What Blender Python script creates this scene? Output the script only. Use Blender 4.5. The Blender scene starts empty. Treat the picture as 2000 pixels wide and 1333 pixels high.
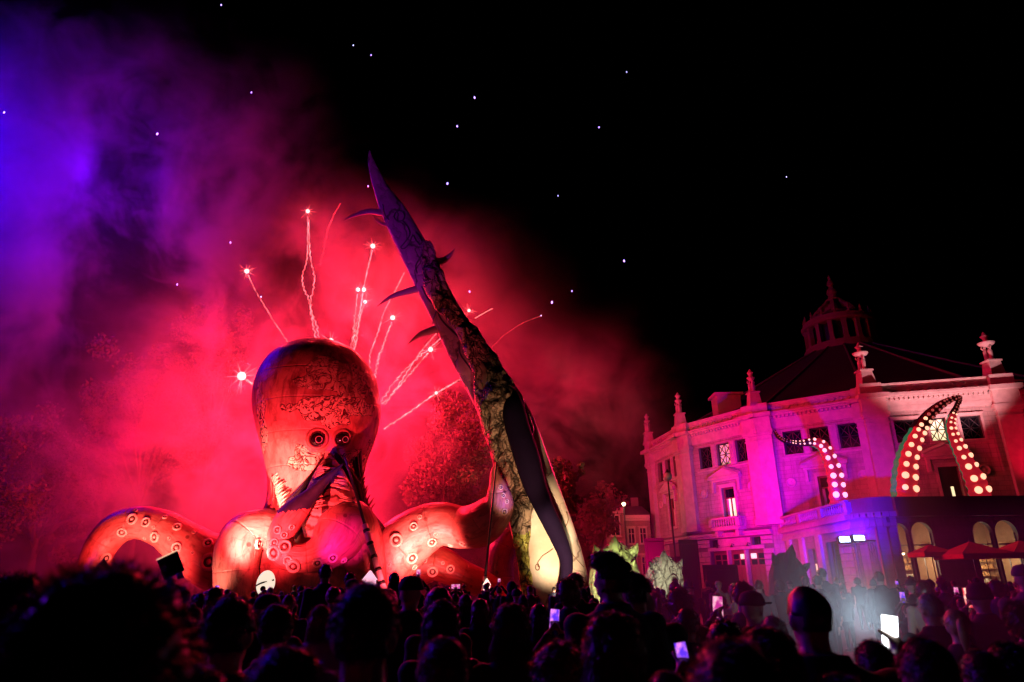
import bpy, math, random
from mathutils import Vector, Matrix, noise
from mathutils.bvhtree import BVHTree
random.seed(7)
R = math.radians
SC = bpy.context.scene
COL = SC.collection

# ------------------------------------------------------------ camera
CAMZ = 1.75
FPX = 1333.0                      # focal length in pixels of a 2000 px wide frame (24 mm)
PITCH = math.atan((1143 - 666.5) / FPX)
ROLL = R(1.0)
FW = Vector((0, math.cos(PITCH), math.sin(PITCH)))
_u = Vector((0, -math.sin(PITCH), math.cos(PITCH))); _r = Vector((1, 0, 0))
UP = _u * math.cos(ROLL) + _r * math.sin(ROLL)
RT = _r * math.cos(ROLL) - _u * math.sin(ROLL)
CAM = Vector((0, 0, CAMZ))
cam_data = bpy.data.cameras.new('camera'); cam = bpy.data.objects.new('camera', cam_data); COL.objects.link(cam)
m = Matrix((RT, UP, -FW)).transposed().to_4x4(); m.translation = CAM
cam.matrix_world = m
cam_data.sensor_width = 36; cam_data.lens = 36 * FPX / 2000
cam_data.clip_start = 0.05; cam_data.clip_end = 1500
cam_data.dof.use_dof = True; cam_data.dof.focus_distance = 42; cam_data.dof.aperture_fstop = 2.6
SC.camera = cam

# ------------------------------------------------------------ render set-up
SC.view_settings.view_transform = 'Standard'; SC.view_settings.look = 'None'
SC.view_settings.exposure = 0; SC.view_settings.gamma = 1
SC.render.engine = 'CYCLES'
cy = SC.cycles
cy.max_bounces = 4; cy.diffuse_bounces = 2; cy.glossy_bounces = 2; cy.transmission_bounces = 4; cy.transparent_max_bounces = 8
cy.volume_bounces = 0
cy.use_denoising = True
cy.sample_clamp_indirect = 4
cy.caustics_reflective = False; cy.caustics_refractive = False
cy.volume_step_rate = 0.7; cy.volume_max_steps = 128

# ------------------------------------------------------------ night sky
w = bpy.data.worlds.new('World'); SC.world = w; w.use_nodes = True
nt = w.node_tree; bg = nt.nodes['Background']
sky = nt.nodes.new('ShaderNodeTexSky'); sky.sky_type = 'NISHITA'; sky.sun_disc = False
sky.sun_elevation = R(-6); sky.sun_rotation = R(200)
nt.links.new(sky.outputs[0], bg.inputs[0]); bg.inputs[1].default_value = 0.004

# ------------------------------------------------------------ geometry helpers
def ray(px, py): return FW + RT * ((px - 1000) / FPX) + UP * ((666.5 - py) / FPX)
def P(px, py, Y):
    d = ray(px, py); return CAM + d * (Y / d.y)
def S(px, py, Y):                     # metres per pixel there
    d = ray(px, py); return (Y / d.y) / FPX
def proj(v):
    v = Vector(v) - CAM; k = v.dot(FW); return 1000 + FPX * v.dot(RT) / k, 666.5 - FPX * v.dot(UP) / k

class MB:
    def __init__(s): s.v = []; s.f = []; s.m = []; s.uv = {}; s.uvd = []
    def add(s, vs, fs, mi=0, uvs=None):
        b = len(s.v); s.v += [tuple(x) for x in vs]
        s.uvd += list(uvs) if uvs is not None else [(0, 0)] * len(vs)
        for f in fs: s.f.append(tuple(b + i for i in f)); s.m.append(mi)
        return s
    def box(s, c, d, M=None, mi=0, taper=1.0):
        x, y, z = [q / 2 for q in d]; t = taper
        vs = [Vector((a * x * (t if k > 0 else 1), b * y * (t if k > 0 else 1), k * z)) + Vector(c) for k in (-1, 1) for b in (-1, 1) for a in (-1, 1)]
        if M is not None: vs = [M @ q for q in vs]
        return s.add(vs, [(0, 2, 3, 1), (4, 5, 7, 6), (0, 1, 5, 4), (2, 6, 7, 3), (0, 4, 6, 2), (1, 3, 7, 5)], mi)
    def bb(s, a, b, M=None, mi=0):      # box from corner to corner
        return s.box([(p + q) / 2 for p, q in zip(a, b)], [abs(q - p) for p, q in zip(a, b)], M, mi)
    def lathe(s, prof, n=12, c=(0, 0, 0), M=None, mi=0, cap=True):
        vs = []; k = len(prof)
        for r, z in prof:
            for i in range(n):
                a = 2 * math.pi * i / n
                vs.append(Vector((r * math.cos(a), r * math.sin(a), z)) + Vector(c))
        if M is not None: vs = [M @ q for q in vs]
        fs = [(j * n + i, j * n + (i + 1) % n, (j + 1) * n + (i + 1) % n, (j + 1) * n + i) for j in range(k - 1) for i in range(n)]
        if cap: fs += [tuple(range(n - 1, -1, -1)), tuple((k - 1) * n + i for i in range(n))]
        return s.add(vs, fs, mi)
    def tube(s, pts, rads, n=8, flat=1.0, ref=Vector((0, 1, 0)), mi=0, cap=True, sub=1, wob=None):
        # pts: centres; rads: radii; flat squashes along the ref direction
        pts = [Vector(p) for p in pts]
        if sub > 1: pts, rads = spline(pts, rads, sub)
        vs = []; uvs = []; L = 0
        for i, p in enumerate(pts):
            if i: L += (p - pts[i - 1]).length
            t = (pts[min(i + 1, len(pts) - 1)] - pts[max(i - 1, 0)]).normalized()
            a = t.cross(ref)
            if a.length < 1e-3: a = t.cross(Vector((1, 0.2, 0)))
            a.normalize(); b = a.cross(t).normalized()
            for j in range(n):
                th = 2 * math.pi * j / n
                r = rads[i] * (wob(i, j) if wob else 1)
                vs.append(p + a * (math.cos(th) * r) + b * (math.sin(th) * r * flat)); uvs.append((j / n, L))
        k = len(pts)
        fs = [(j * n + i, (j + 1) * n + i, (j + 1) * n + (i + 1) % n, j * n + (i + 1) % n) for j in range(k - 1) for i in range(n)]
        if cap: fs += [tuple(range(n)), tuple((k - 1) * n + i for i in range(n - 1, -1, -1))]
        return s.add(vs, fs, mi, uvs)
    def ball(s, c, r, nu=10, nv=7, M=None, mi=0, fn=None):
        r = r if hasattr(r, '__len__') else (r, r, r)
        vs = [Vector((0, 0, -1))]; 
        for j in range(1, nv):
            ph = -math.pi / 2 + math.pi * j / nv
            for i in range(nu):
                a = 2 * math.pi * i / nu; vs.append(Vector((math.cos(a) * math.cos(ph), math.sin(a) * math.cos(ph), math.sin(ph))))
        vs.append(Vector((0, 0, 1)))
        if fn: vs = [q * fn(q) for q in vs]
        vs = [Vector((q.x * r[0], q.y * r[1], q.z * r[2])) + Vector(c) for q in vs]
        if M is not None: vs = [M @ q for q in vs]
        fs = [(0, 1 + (i + 1) % nu, 1 + i) for i in range(nu)]
        for j in range(nv - 2):
            for i in range(nu):
                a = 1 + j * nu + i; b = 1 + j * nu + (i + 1) % nu; fs.append((a, b, b + nu, a + nu))
        e = len(vs) - 1; fs += [(e - nu + i, e - nu + (i + 1) % nu, e) for i in range(nu)]
        return s.add(vs, fs, mi)
    def mesh(s, name, smooth=False):
        me = bpy.data.meshes.new(name); me.from_pydata(s.v, [], s.f); 
        me.polygons.foreach_set('material_index', s.m)
        if smooth: me.polygons.foreach_set('use_smooth', [True] * len(s.f))
        if any(u != (0, 0) for u in s.uvd[:50]):
            l = me.uv_layers.new(name='UVMap'); ids = [0] * len(me.loops); me.loops.foreach_get('vertex_index', ids)
            l.data.foreach_set('uv', [c for i in ids for c in s.uvd[i]])
        me.update(); return me
    def obj(s, name, mats, parent=None, smooth=False, local=False, kind=None):
        return link(name, s.mesh(name, smooth), mats, parent, local, kind)

def link(name, me, mats, parent=None, local=False, kind=None):
    if mats is not None and not len(me.materials):
        for q in (mats if isinstance(mats, (list, tuple)) else [mats]): me.materials.append(q)
    o = bpy.data.objects.new(name, me); COL.objects.link(o)
    if parent is not None:
        o.parent = parent
        if not local: o.matrix_parent_inverse = parent.matrix_basis.inverted() if parent.get('_w') is None else Matrix(parent['_w']).inverted()
    if kind: o['kind'] = kind
    return o
# every non-local child keeps matrix_basis == its world matrix, so nesting works the same way

def empty(name, loc, label, cat, group=None):
    o = bpy.data.objects.new(name, None); COL.objects.link(o); o.location = loc; o.empty_display_size = .2
    o.matrix_basis = Matrix.Translation(Vector(loc))
    return tag(o, label, cat, group)
def tag(o, label, cat, group=None, kind=None):
    if label: o['label'] = label
    if cat: o['category'] = cat
    if group: o['group'] = group
    if kind: o['kind'] = kind
    return o
def inst(name, me, M, parent):
    o = bpy.data.objects.new(name, me); COL.objects.link(o); o.parent = parent
    o.matrix_parent_inverse = parent.matrix_basis.inverted(); o.matrix_basis = M
    return o

def spline(pts, vals, sub):
    out = []; ov = []; n = len(pts)
    for i in range(n - 1):
        p0 = pts[max(i - 1, 0)]; p1 = pts[i]; p2 = pts[i + 1]; p3 = pts[min(i + 2, n - 1)]
        v0 = vals[max(i - 1, 0)]; v1 = vals[i]; v2 = vals[i + 1]; v3 = vals[min(i + 2, n - 1)]
        for k in range(sub):
            t = k / sub
            f = lambda a, b, c, d: 0.5 * ((2 * b) + (c - a) * t + (2 * a - 5 * b + 4 * c - d) * t * t + (3 * b - a - 3 * c + d) * t ** 3)
            out.append(f(p0, p1, p2, p3)); ov.append(max(0.001, f(v0, v1, v2, v3)))
    out.append(pts[-1]); ov.append(vals[-1]); return out, ov

# ------------------------------------------------------------ materials
class NB:
    def __init__(s, name):
        s.m = bpy.data.materials.new(name); s.m.use_nodes = True; s.t = s.m.node_tree; s.b = s.t.nodes['Principled BSDF']
        s.out = s.t.nodes['Material Output']
    def n(s, ty, props=None, **ins):
        q = s.t.nodes.new('ShaderNode' + ty)
        for k, v in (props or {}).items(): setattr(q, k, v)
        for k, v in ins.items(): s.set(q, k, v)
        return q
    def set(s, q, k, v):
        key = int(k[1:]) if k[0] == 'i' and k[1:].isdigit() else k.replace('_', ' ')
        if isinstance(v, bpy.types.NodeSocket): s.t.links.new(v, q.inputs[key])
        else: q.inputs[key].default_value = v
    def math(s, op, a, b=0.0, clamp=False):
        q = s.n('Math', dict(operation=op, use_clamp=clamp), i0=a, i1=b); return q.outputs[0]
    def mix(s, f, a, b):
        q = s.n('Mix', dict(data_type='RGBA')); s.set(q, 'i0', f)
        for i, v in ((6, a), (7, b)):
            if isinstance(v, bpy.types.NodeSocket): s.t.links.new(v, q.inputs[i])
            else: q.inputs[i].default_value = (*v, 1) if len(v) == 3 else v
        return q.outputs[2]
    def noise(s, vec, scale, detail=3, rough=.5, dist=0): 
        q = s.n('TexNoise', Scale=scale, Detail=detail, Roughness=rough, Distortion=dist)
        if vec is not None: s.t.links.new(vec, q.inputs['Vector'])
        return q.outputs[0]
    def ramp(s, f, lo, hi, a=0., b=1.):
        q = s.n('MapRange', dict(clamp=True), i0=f, i1=lo, i2=hi, i3=a, i4=b); return q.outputs[0]
    def coord(s, w='Object'): return s.n('TexCoord').outputs[w]
    def bump(s, h, st, dist=.05):
        q = s.n('Bump', Strength=st, Distance=dist, Height=h); s.t.links.new(q.outputs[0], s.b.inputs['Normal'])
    def fin(s, col=None, rough=.6, metal=0, spec=None):
        if col is not None: s.set(s.b, 'Base Color', col if isinstance(col, bpy.types.NodeSocket) else (*col, 1))
        s.set(s.b, 'Roughness', rough); s.set(s.b, 'Metallic', metal)
        if spec is not None: s.set(s.b, 'Specular IOR Level', spec)
        return s.m

def simple(name, col, rough=.6, metal=0, var=.25, scale=3, bump=0, spec=None):
    b = NB(name); c = b.coord(); f = b.noise(c, scale, 4, .6)
    lo = tuple(x * (1 - var) for x in col); hi = tuple(min(1, x * (1 + var)) for x in col)
    if bump: b.bump(f, bump)
    return b.fin(b.mix(f, lo, hi), rough, metal, spec)
def glow(name, col, st, base=(.8, .8, .8)):
    b = NB(name); b.set(b.b, 'Emission Color', (*col, 1)); b.set(b.b, 'Emission Strength', st); return b.fin(base, .5)

def lamp(name, ty, loc, col, power, target=None, **kw):
    d = bpy.data.lights.new(name, ty); d.color = col; d.energy = power
    o = bpy.data.objects.new(name, d); COL.objects.link(o); o.location = loc
    if target is not None: o.rotation_euler = (Vector(target) - Vector(loc)).to_track_quat('-Z', 'Y').to_euler()
    for k, v in kw.items(): setattr(d, k, v)
    return o
# ------------------------------------------------------------ show lights in the square, plus added unseen lamps
RED = (1, .010, .045); CRIM = (1, .003, .05); MAG = (1, .01, .42); BLUE = (.02, .0, 1)
# strobes and flares burning in the smoke behind the octopus
lamp('flare_light', 'POINT', P(625, 830, 50), RED, 30000, shadow_soft_size=2)
lamp('flare_light', 'POINT', P(620, 640, 55), RED, 6000, shadow_soft_size=2)
lamp('flare_light', 'POINT', P(440, 850, 57), RED, 9000, shadow_soft_size=2.5)
lamp('flare_light', 'POINT', P(830, 800, 57), RED, 9000, shadow_soft_size=2.5)
lamp('flare_light', 'POINT', P(600, 1000, 58), CRIM, 5000, shadow_soft_size=2)
lamp('flare_light', 'POINT', P(1130, 760, 66), CRIM, 1500, shadow_soft_size=2)
lamp('flare_light', 'POINT', P(270, 850, 60), CRIM, 2200, shadow_soft_size=2.5)  # unseen lamp, added to redden the smoke at the left
# blue wash from left of the square; unseen violet lamp added inside the smoke
lamp('blue_wash', 'POINT', P(-240, 300, 55), BLUE, 34000, shadow_soft_size=2)
lamp('violet_fill', 'POINT', P(170, 360, 56), (.10, .0, 1), 7500, shadow_soft_size=4)
# floods on the ground in front of the octopus
lamp('octopus_flood', 'SPOT', (-12.5, 27.5, .6), (1, .05, .08), 26000, P(610, 880, 40), spot_size=R(54), spot_blend=.9, shadow_soft_size=.25)
lamp('octopus_flood', 'SPOT', (-18, 32, .6), (1, .06, .08), 7000, P(270, 1060, 40), spot_size=R(66), spot_blend=.7, shadow_soft_size=.25)
lamp('octopus_flood', 'SPOT', (-5.0, 31.5, .6), (1, .06, .09), 9000, P(820, 1040, 39), spot_size=R(50), spot_blend=.7, shadow_soft_size=.25)
# paler uplights close to the cloth
lamp('pale_uplight', 'SPOT', (-13.5, 31, .5), (1, .46, .36), 24000, P(590, 905, 40), spot_size=R(34), spot_blend=1, shadow_soft_size=.25)
lamp('pale_uplight', 'SPOT', (-5.0, 33, .4), (1, .50, .38), 7000, P(840, 1050, 38.4), spot_size=R(46), spot_blend=1, shadow_soft_size=.25)
lamp('pale_uplight', 'SPOT', (-19, 34, .4), (1, .42, .30), 3600, P(300, 1075, 39), spot_size=R(60), spot_blend=1, shadow_soft_size=.25)
lamp('pale_uplight', 'SPOT', (-15.5, 33, .4), (1, .42, .30), 1500, P(470, 1085, 37), spot_size=R(34), spot_blend=1, shadow_soft_size=.25)
lamp('magenta_spot', 'SPOT', (-7.6, 26, 1.2), (1, .02, .42), 9000, P(680, 1045, 36.5), spot_size=R(17), spot_blend=.8, shadow_soft_size=.2)
lamp('blue_spot', 'SPOT', (6, 24, 1), (.03, .02, 1), 9000, P(978, 965, 36), spot_size=R(6), spot_blend=.5, shadow_soft_size=.2)
lamp('blue_spot', 'SPOT', (-3, 24, 1), (.05, .02, 1), 2500, P(662, 925, 35), spot_size=R(7), spot_blend=.5, shadow_soft_size=.2)
lamp('tower_flood', 'SPOT', (-4, 29, .6), (1, .10, .16), 5200, P(858, 670, 38), spot_size=R(24), spot_blend=.8, shadow_soft_size=.2)  # red lamp added to brighten the left plank of the tower
# warm flood at the foot of the leaning tower, violet one on its head
lamp('tower_flood', 'SPOT', (2.2, 29.0, .5), (1, .72, .46), 9000, P(1085, 1045, 38), spot_size=R(34), spot_blend=.7, shadow_soft_size=.2)
lamp('tower_flood', 'SPOT', (1.4, 29.0, .5), (1, .6, .36), 4500, P(985, 840, 38), spot_size=R(28), spot_blend=.8, shadow_soft_size=.2)
lamp('tower_wash', 'SPOT', (-14, 18, 3), (.5, .01, 1), 11000, P(770, 440, 38), spot_size=R(24), spot_blend=.7, shadow_soft_size=.3)
lamp('rock_flood', 'SPOT', (3.4, 24.5, .6), (.95, .95, .6), 4400, P(1215, 1112, 32), spot_size=R(30), spot_blend=.6, shadow_soft_size=.2)
lamp('rock_flood', 'SPOT', (4.9, 23.0, .5), (.95, .92, .7), 1500, P(1302, 1125, 28), spot_size=R(24), spot_blend=.6, shadow_soft_size=.2)
# facade floods
lamp('facade_flood', 'SPOT', (8, 51, .8), (1, .0, .14), 17000, (18.5, 66, 11.5), spot_size=R(62), spot_blend=.9, shadow_soft_size=.25)
lamp('facade_flood', 'SPOT', (14.5, 47, .8), (1, .0, .45), 10500, (22.5, 61, 8), spot_size=R(58), spot_blend=.9, shadow_soft_size=.25)
lamp('facade_flood', 'SPOT', (25.2, 47.6, 7.1), (1, .0, .12), 1900, (29.5, 56.5, 14), spot_size=R(90), spot_blend=.8, shadow_soft_size=.15)
lamp('facade_flood', 'SPOT', (40.5, 48.2, 7.1), (1, .0, .04), 1600, (39.4, 53, 11.5), spot_size=R(60), spot_blend=.9, shadow_soft_size=.15)
lamp('terrace_flood', 'SPOT', (33.6, 46.5, 6.95), (1, .36, .46), 12000, (34.4, 53.0, 20.5), spot_size=R(60), spot_blend=.55, shadow_soft_size=.08)
lamp('lantern_wash', 'SPOT', (8, 30, 2), (1, .01, .08), 700, (38, 74, 31), spot_size=R(16), spot_blend=.9, shadow_soft_size=.3)
# twin blue floods on the stand, wash the wall behind them
lamp('blue_flood', 'SPOT', (17.2, 36.4, 4.0), (.04, .0, 1), 22000, (23.2, 58, 7.2), spot_size=R(30), spot_blend=.7, shadow_soft_size=.15)
lamp('blue_flood', 'SPOT', (17.9, 36.4, 4.05), (.05, .0, 1), 20000, (20.6, 45, 5.6), spot_size=R(48), spot_blend=.8, shadow_soft_size=.15)
# unseen spots added to rim-light the crowd from behind and from the left
lamp('crowd_rim_fill', 'SPOT', (-16, 47, 15), (1, .01, .06), 22000, (-2, 8, 1.5), spot_size=R(70), spot_blend=.7, shadow_soft_size=.8)
lamp('crowd_rim_fill', 'SPOT', (9, 48, 13), (1, .01, .10), 14000, (3, 8, 1.5), spot_size=R(70), spot_blend=.7, shadow_soft_size=.8)
lamp('crowd_rim_fill', 'SPOT', (-34, 24, 12), (.22, .01, 1), 9000, (0, 6, 1.5), spot_size=R(70), spot_blend=.7, shadow_soft_size=.8)

# ------------------------------------------------------------ ground
b = NB('paving'); c = b.coord(); br = b.n('TexBrick', Scale=1.6, Mortar_Size=.012, Color1=(.10, .095, .09, 1), Color2=(.14, .13, .12, 1), Mortar=(.04, .04, .04, 1))
b.t.links.new(c, br.inputs['Vector']); b.bump(br.outputs[1], .4, .02)
M_ground = b.fin(b.mix(b.noise(c, .4, 4), (.06, .055, .05), br.outputs[0]), .75)
MB().add([(-400, -60, 0), (400, -60, 0), (400, 500, 0), (-400, 500, 0)], [(0, 1, 2, 3)]).obj('ground', M_ground, kind='structure')

# ------------------------------------------------------------ smoke
b = NB('smoke_volume'); b.t.nodes.remove(b.b)
c = b.coord()
n1 = b.noise(c, .055, 5, .62, .9)
n2 = b.noise(c, .17, 6, .68, 1.2)
puff = b.ramp(b.math('ADD', b.math('MULTIPLY', n1, .58), b.math('MULTIPLY', n2, .42)), .475, .565)
sp = b.n('SeparateXYZ'); b.t.links.new(c, sp.inputs[0])
wobble = b.math('MULTIPLY', b.math('SUBTRACT', b.noise(c, .08, 3), .5), 1.1)
def well(px, py, Y, rx, ry, rz, amp):     # soft ellipsoid of smoke
    q = P(px, py, Y)
    s_ = None
    for ax, cc, rr in ((0, q.x, rx), (1, q.y, ry), (2, q.z, rz)):
        t_ = b.math('POWER', b.math('ABSOLUTE', b.math('DIVIDE', b.math('SUBTRACT', sp.outputs[ax], cc), rr)), 2.0)
        s_ = t_ if s_ is None else b.math('ADD', s_, t_)
    s_ = b.math('ADD', s_, wobble)
    k_ = b.ramp(s_, 1.0, 0.0, 0, 1); return b.math('MULTIPLY', b.math('POWER', k_, 2.4), amp)
body = b.math('ADD', b.math('ADD', well(500, 900, 55, 38, 10, 31, 3.1), well(40, 380, 58, 34, 11, 34, 1.7)), well(1070, 880, 62, 15, 10, 16, 1.7))
dens = b.math('MULTIPLY', b.math('MULTIPLY', b.math('ADD', puff, .035), body), .075)
vs = b.n('VolumeScatter', Anisotropy=.15); vs.inputs['Color'].default_value = (.9, .9, .9, 1)
b.t.links.new(dens, vs.inputs['Density']); b.t.links.new(vs.outputs[0], b.out.inputs['Volume'])
M_smoke = b.m; M_smoke.volume_intersection_method = 'ACCURATE' if hasattr(M_smoke, 'volume_intersection_method') else None
sm = MB().bb((-66, 44.5, .2), (20, 72, 58)).obj('smoke', M_smoke, kind='stuff')
tag(sm, 'red and violet firework smoke drifting behind the octopus', 'smoke')
def hazebox(name, a, b_, dn, label):
    b = NB(name + '_volume'); b.t.nodes.remove(b.b)
    vs = b.n('VolumeScatter', Anisotropy=.2, Density=dn); vs.inputs['Color'].default_value = (.9, .9, .9, 1); b.t.links.new(vs.outputs[0], b.out.inputs['Volume'])
    return tag(MB().bb(a, b_).obj('haze', b.m, kind='stuff'), label, 'haze')
hazebox('lamp_haze', (14.5, 33.5, .1), (21.5, 40, 8.5), .026, 'thin haze catching the blue beams over the lamp stand')
hazebox('torch_haze', (1.0, 3.7, .1), (4.6, 9.0, 2.2), .038, 'pale fog over the heads lit by a bright phone')
# ------------------------------------------------------------ giant octopus
def loft_rows(rows, Y, depth, n=48, sub=6, mb=None, tail=None):
    """rows: (py, left px, right px[, Y]) - horizontal rings between the two outlines"""
    pts = [Vector(((r[1] + r[2]) / 2, r[0], r[3] if len(r) > 3 else Y)) for r in rows]; hw = [(r[2] - r[1]) / 2 for r in rows]
    pts, hw = spline(pts, hw, sub)
    mb = mb or MB(); vs = []; uvs = []; k = len(pts)
    for i, (p, h) in enumerate(zip(pts, hw)):
        cx, py, Yc = p; cc = P(cx, py, Yc); hr = max(.02, h * S(cx, py, Yc)); dp = hr * depth
        for j in range(n):
            a = 2 * math.pi * j / n; vs.append(cc + Vector((math.cos(a) * hr, math.sin(a) * dp, 0))); uvs.append((j / n, cc.z))
    fs = [(j * n + i, j * n + (i + 1) % n, (j + 1) * n + (i + 1) % n, (j + 1) * n + i) for j in range(k - 1) for i in range(n)]
    fs += [tuple(range(n - 1, -1, -1)), tuple((k - 1) * n + i for i in range(n))]
    if vs[0].z > vs[-1].z: fs = [tuple(reversed(f)) for f in fs]
    return mb.add(vs, fs, 0, uvs)
def limb(path, n=28, sub=7, flat=1.0, Y=40, wr=.02):
    pts = [P(p[0], p[1], p[3] if len(p) > 3 else Y) for p in path]; rd = [p[2] * S(p[0], p[1], p[3] if len(p) > 3 else Y) for p in path]
    mb = MB(); mb.tube(pts, rd, n, flat, Vector((0, 1, 0)), sub=sub, wob=lambda i, j: 1 + wr * noise.noise(Vector((i * .35, j * .7, path[0][0]))))
    return mb
def put_attr(o, name, fn):
    me = o.data; a = me.attributes.new(name, 'FLOAT', 'POINT'); a.data.foreach_set('value', [fn(v.co) for v in me.vertices])

def skin_mat(name, c1, c2, dark, spots=True, frill=False):
    b = NB(name); c = b.coord(); uv = b.coord('UV')
    mapu = b.n('Mapping'); b.t.links.new(uv, mapu.inputs[0]); mapu.inputs['Scale'].default_value = (26, 1.2, 1)
    base = b.mix(b.ramp(b.noise(c, .35, 4, .6), .35, .65), c1, c2)
    st = b.noise(mapu.outputs[0], 1.0, 4, .65, .4)                      # brushed streaks along the limb
    base = b.mix(b.ramp(st, .50, .68, 0, .62), base, dark)
    v = b.n('TexVoronoi', dict(feature='DISTANCE_TO_EDGE'), Scale=.42); wv = b.n('VectorMath', dict(operation='ADD'))
    nz = b.n('TexNoise', Scale=.8, Detail=3.0); b.t.links.new(c, nz.inputs[0]); sc_ = b.n('VectorMath', dict(operation='SCALE'), Scale=1.4)
    b.t.links.new(nz.outputs['Color'], sc_.inputs[0]); b.t.links.new(c, wv.inputs[0]); b.t.links.new(sc_.outputs[0], wv.inputs[1]); b.t.links.new(wv.outputs[0], v.inputs['Vector'])
    base = b.mix(b.ramp(v.outputs[0], .016, .002, 0, .22), base, dark)   # painted creases
    if spots:
        v2 = b.n('TexVoronoi', Scale=1.1); b.t.links.new(c, v2.inputs['Vector'])
        base = b.mix(b.ramp(v2.outputs[0], .16, .11, 0, .7), base, dark)
    sv = b.n('SeparateXYZ'); b.t.links.new(uv, sv.inputs[0])
    seam = b.math('ABSOLUTE', b.math('SUBTRACT', b.math('FRACT', b.math('MULTIPLY', sv.outputs[1], .55)), .5))
    base = b.mix(b.ramp(seam, .008, .003, 0, .3), base, dark)
    h = b.math('ADD', st, b.math('MULTIPLY', b.ramp(seam, 0, .03), .4))
    if frill:
        at = b.n('Attribute', dict(attribute_name='frill')); 
        nz = b.n('TexNoise', Scale=1.6, Detail=2.5, Roughness=.55, Distortion=1.6); b.t.links.new(c, nz.inputs[0])
        d = b.math('ABSOLUTE', b.math('SUBTRACT', b.math('FRACT', b.math('MULTIPLY', nz.outputs[0], 5.0)), .5))
        line = b.ramp(d, .10, .22)
        mask = b.ramp(b.math('ADD', at.outputs['Fac'], b.math('MULTIPLY', b.math('SUBTRACT', b.noise(c, 1.2, 3), .5), 1.1)), .44, .50)
        lic = b.mix(line, (.05, .004, .006), (.85, .42, .30))
        rim = b.ramp(b.math('ABSOLUTE', b.math('SUBTRACT', mask, .5)), .5, .2)
        base = b.mix(mask, base, lic)
        base = b.mix(b.math('MULTIPLY', rim, .8), base, (.04, .0, .0))
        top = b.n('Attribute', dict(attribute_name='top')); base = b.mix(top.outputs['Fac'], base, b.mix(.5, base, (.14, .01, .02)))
        h = b.math('ADD', h, b.math('MULTIPLY', b.math('MULTIPLY', mask, line), 1.5))
    if frill:
        mp = b.n('Mapping'); b.t.links.new(c, mp.inputs[0]); mp.inputs['Scale'].default_value = (1.3, 1.3, .32)
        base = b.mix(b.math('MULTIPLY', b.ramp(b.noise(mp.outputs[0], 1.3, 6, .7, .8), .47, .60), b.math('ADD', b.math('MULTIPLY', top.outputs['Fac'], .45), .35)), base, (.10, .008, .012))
    b.bump(h, .5, .12)
    return b.fin(base, .42, spec=.4)
M_skin = skin_mat('octopus_skin', (.66, .26, .22), (.50, .11, .09), (.10, .008, .01))
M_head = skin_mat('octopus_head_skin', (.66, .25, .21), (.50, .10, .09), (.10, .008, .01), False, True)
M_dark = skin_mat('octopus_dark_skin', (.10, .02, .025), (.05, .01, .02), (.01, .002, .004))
M_tip = simple('blue_black_cloth', (.02, .012, .05), .6, bump=.4)
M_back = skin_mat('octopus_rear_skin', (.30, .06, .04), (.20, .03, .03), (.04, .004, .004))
M_ring = simple('sucker_ring', (.80, .48, .38), .4, var=.2)
M_cup = simple('sucker_cup', (.09, .012, .012), .5)
M_eye = simple('eye_black', (.012, .002, .004), .08, spec=.9); M_iris = simple('eye_ring', (.30, .14, .16), .3)
M_fold = simple('eye_fold', (.34, .07, .06), .55)

octo = empty('giant_octopus', P(610, 1140, 40), 'giant red inflatable octopus with bulging head and curling arms', 'inflatable octopus')
octo.location.z = 0; octo.matrix_basis = Matrix.Translation((octo.location.x, 40, 0))
rows = [(667, 606, 634), (670, 588, 652), (677, 566, 674), (690, 543, 697), (708, 524, 714), (735, 508, 731), (765, 499, 739), (800, 498, 743), (835, 504, 738), (870, 513, 727), (905, 521, 714), (940, 526, 708), (975, 524, 708), (1005, 516, 715), (1035, 500, 730), (1075, 485, 745), (1120, 480, 760), (1226, 480, 765)]
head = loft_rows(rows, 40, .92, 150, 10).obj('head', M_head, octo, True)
blobs = [(652, 735, 62, 32, 1.1), (694, 762, 40, 30, 1), (604, 748, 30, 22, .8), (648, 795, 78, 24, 1.25), (655, 826, 28, 26, 1.1), (604, 900, 46, 20, 1.15), (640, 888, 22, 12, .8), (586, 884, 18, 18, .9), (690, 905, 30, 28, 1.15), (672, 882, 18, 12, .9), (508, 790, 10, 44, .9), (516, 850, 10, 36, .9), (722, 880, 14, 30, .6), (640, 700, 30, 10, .5)]
def frill(co):
    if co.y > 41: return 0
    x, y = proj(co); t = 0
    for bx, by, rx, ry, a in blobs: t = max(t, a * math.exp(-((x - bx) / rx) ** 2 - ((y - by) / ry) ** 2))
    for ex, ey in ((620, 857), (668, 857)):
        if (x - ex) ** 2 + (y - ey) ** 2 < 28 ** 2: t *= .1
    return t
put_attr(head, 'frill', frill)
put_attr(head, 'top', lambda co: max(0, min(1, (proj(co)[1] * -1 + 825) / 70)))  # upper head darkened in colour: dark red paint plus the floods' weak reach
def bvh(o): return BVHTree.FromPolygons([v.co for v in o.data.vertices], [p.vertices[:] for p in o.data.polygons])
def on(tree, px, py):
    h = tree.ray_cast(CAM, ray(px, py).normalized()); 
    return (h[0], h[1]) if h[0] is not None else None
def basis(p, n, s=1, sq=1.0):
    z = n.normalized(); x = Vector((0, 0, 1)).cross(z); x = x.normalized() if x.length > 1e-3 else Vector((1, 0, 0)); y = z.cross(x)
    M = Matrix((x, y, z)).transposed().to_4x4() @ Matrix.Diagonal((s, s * sq, s, 1)); M.translation = p; return M
prof = [(.55, -.05), (.62, .16), (.78, .30), (.95, .24), (1.0, .08), (1.04, -.1)]
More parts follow.
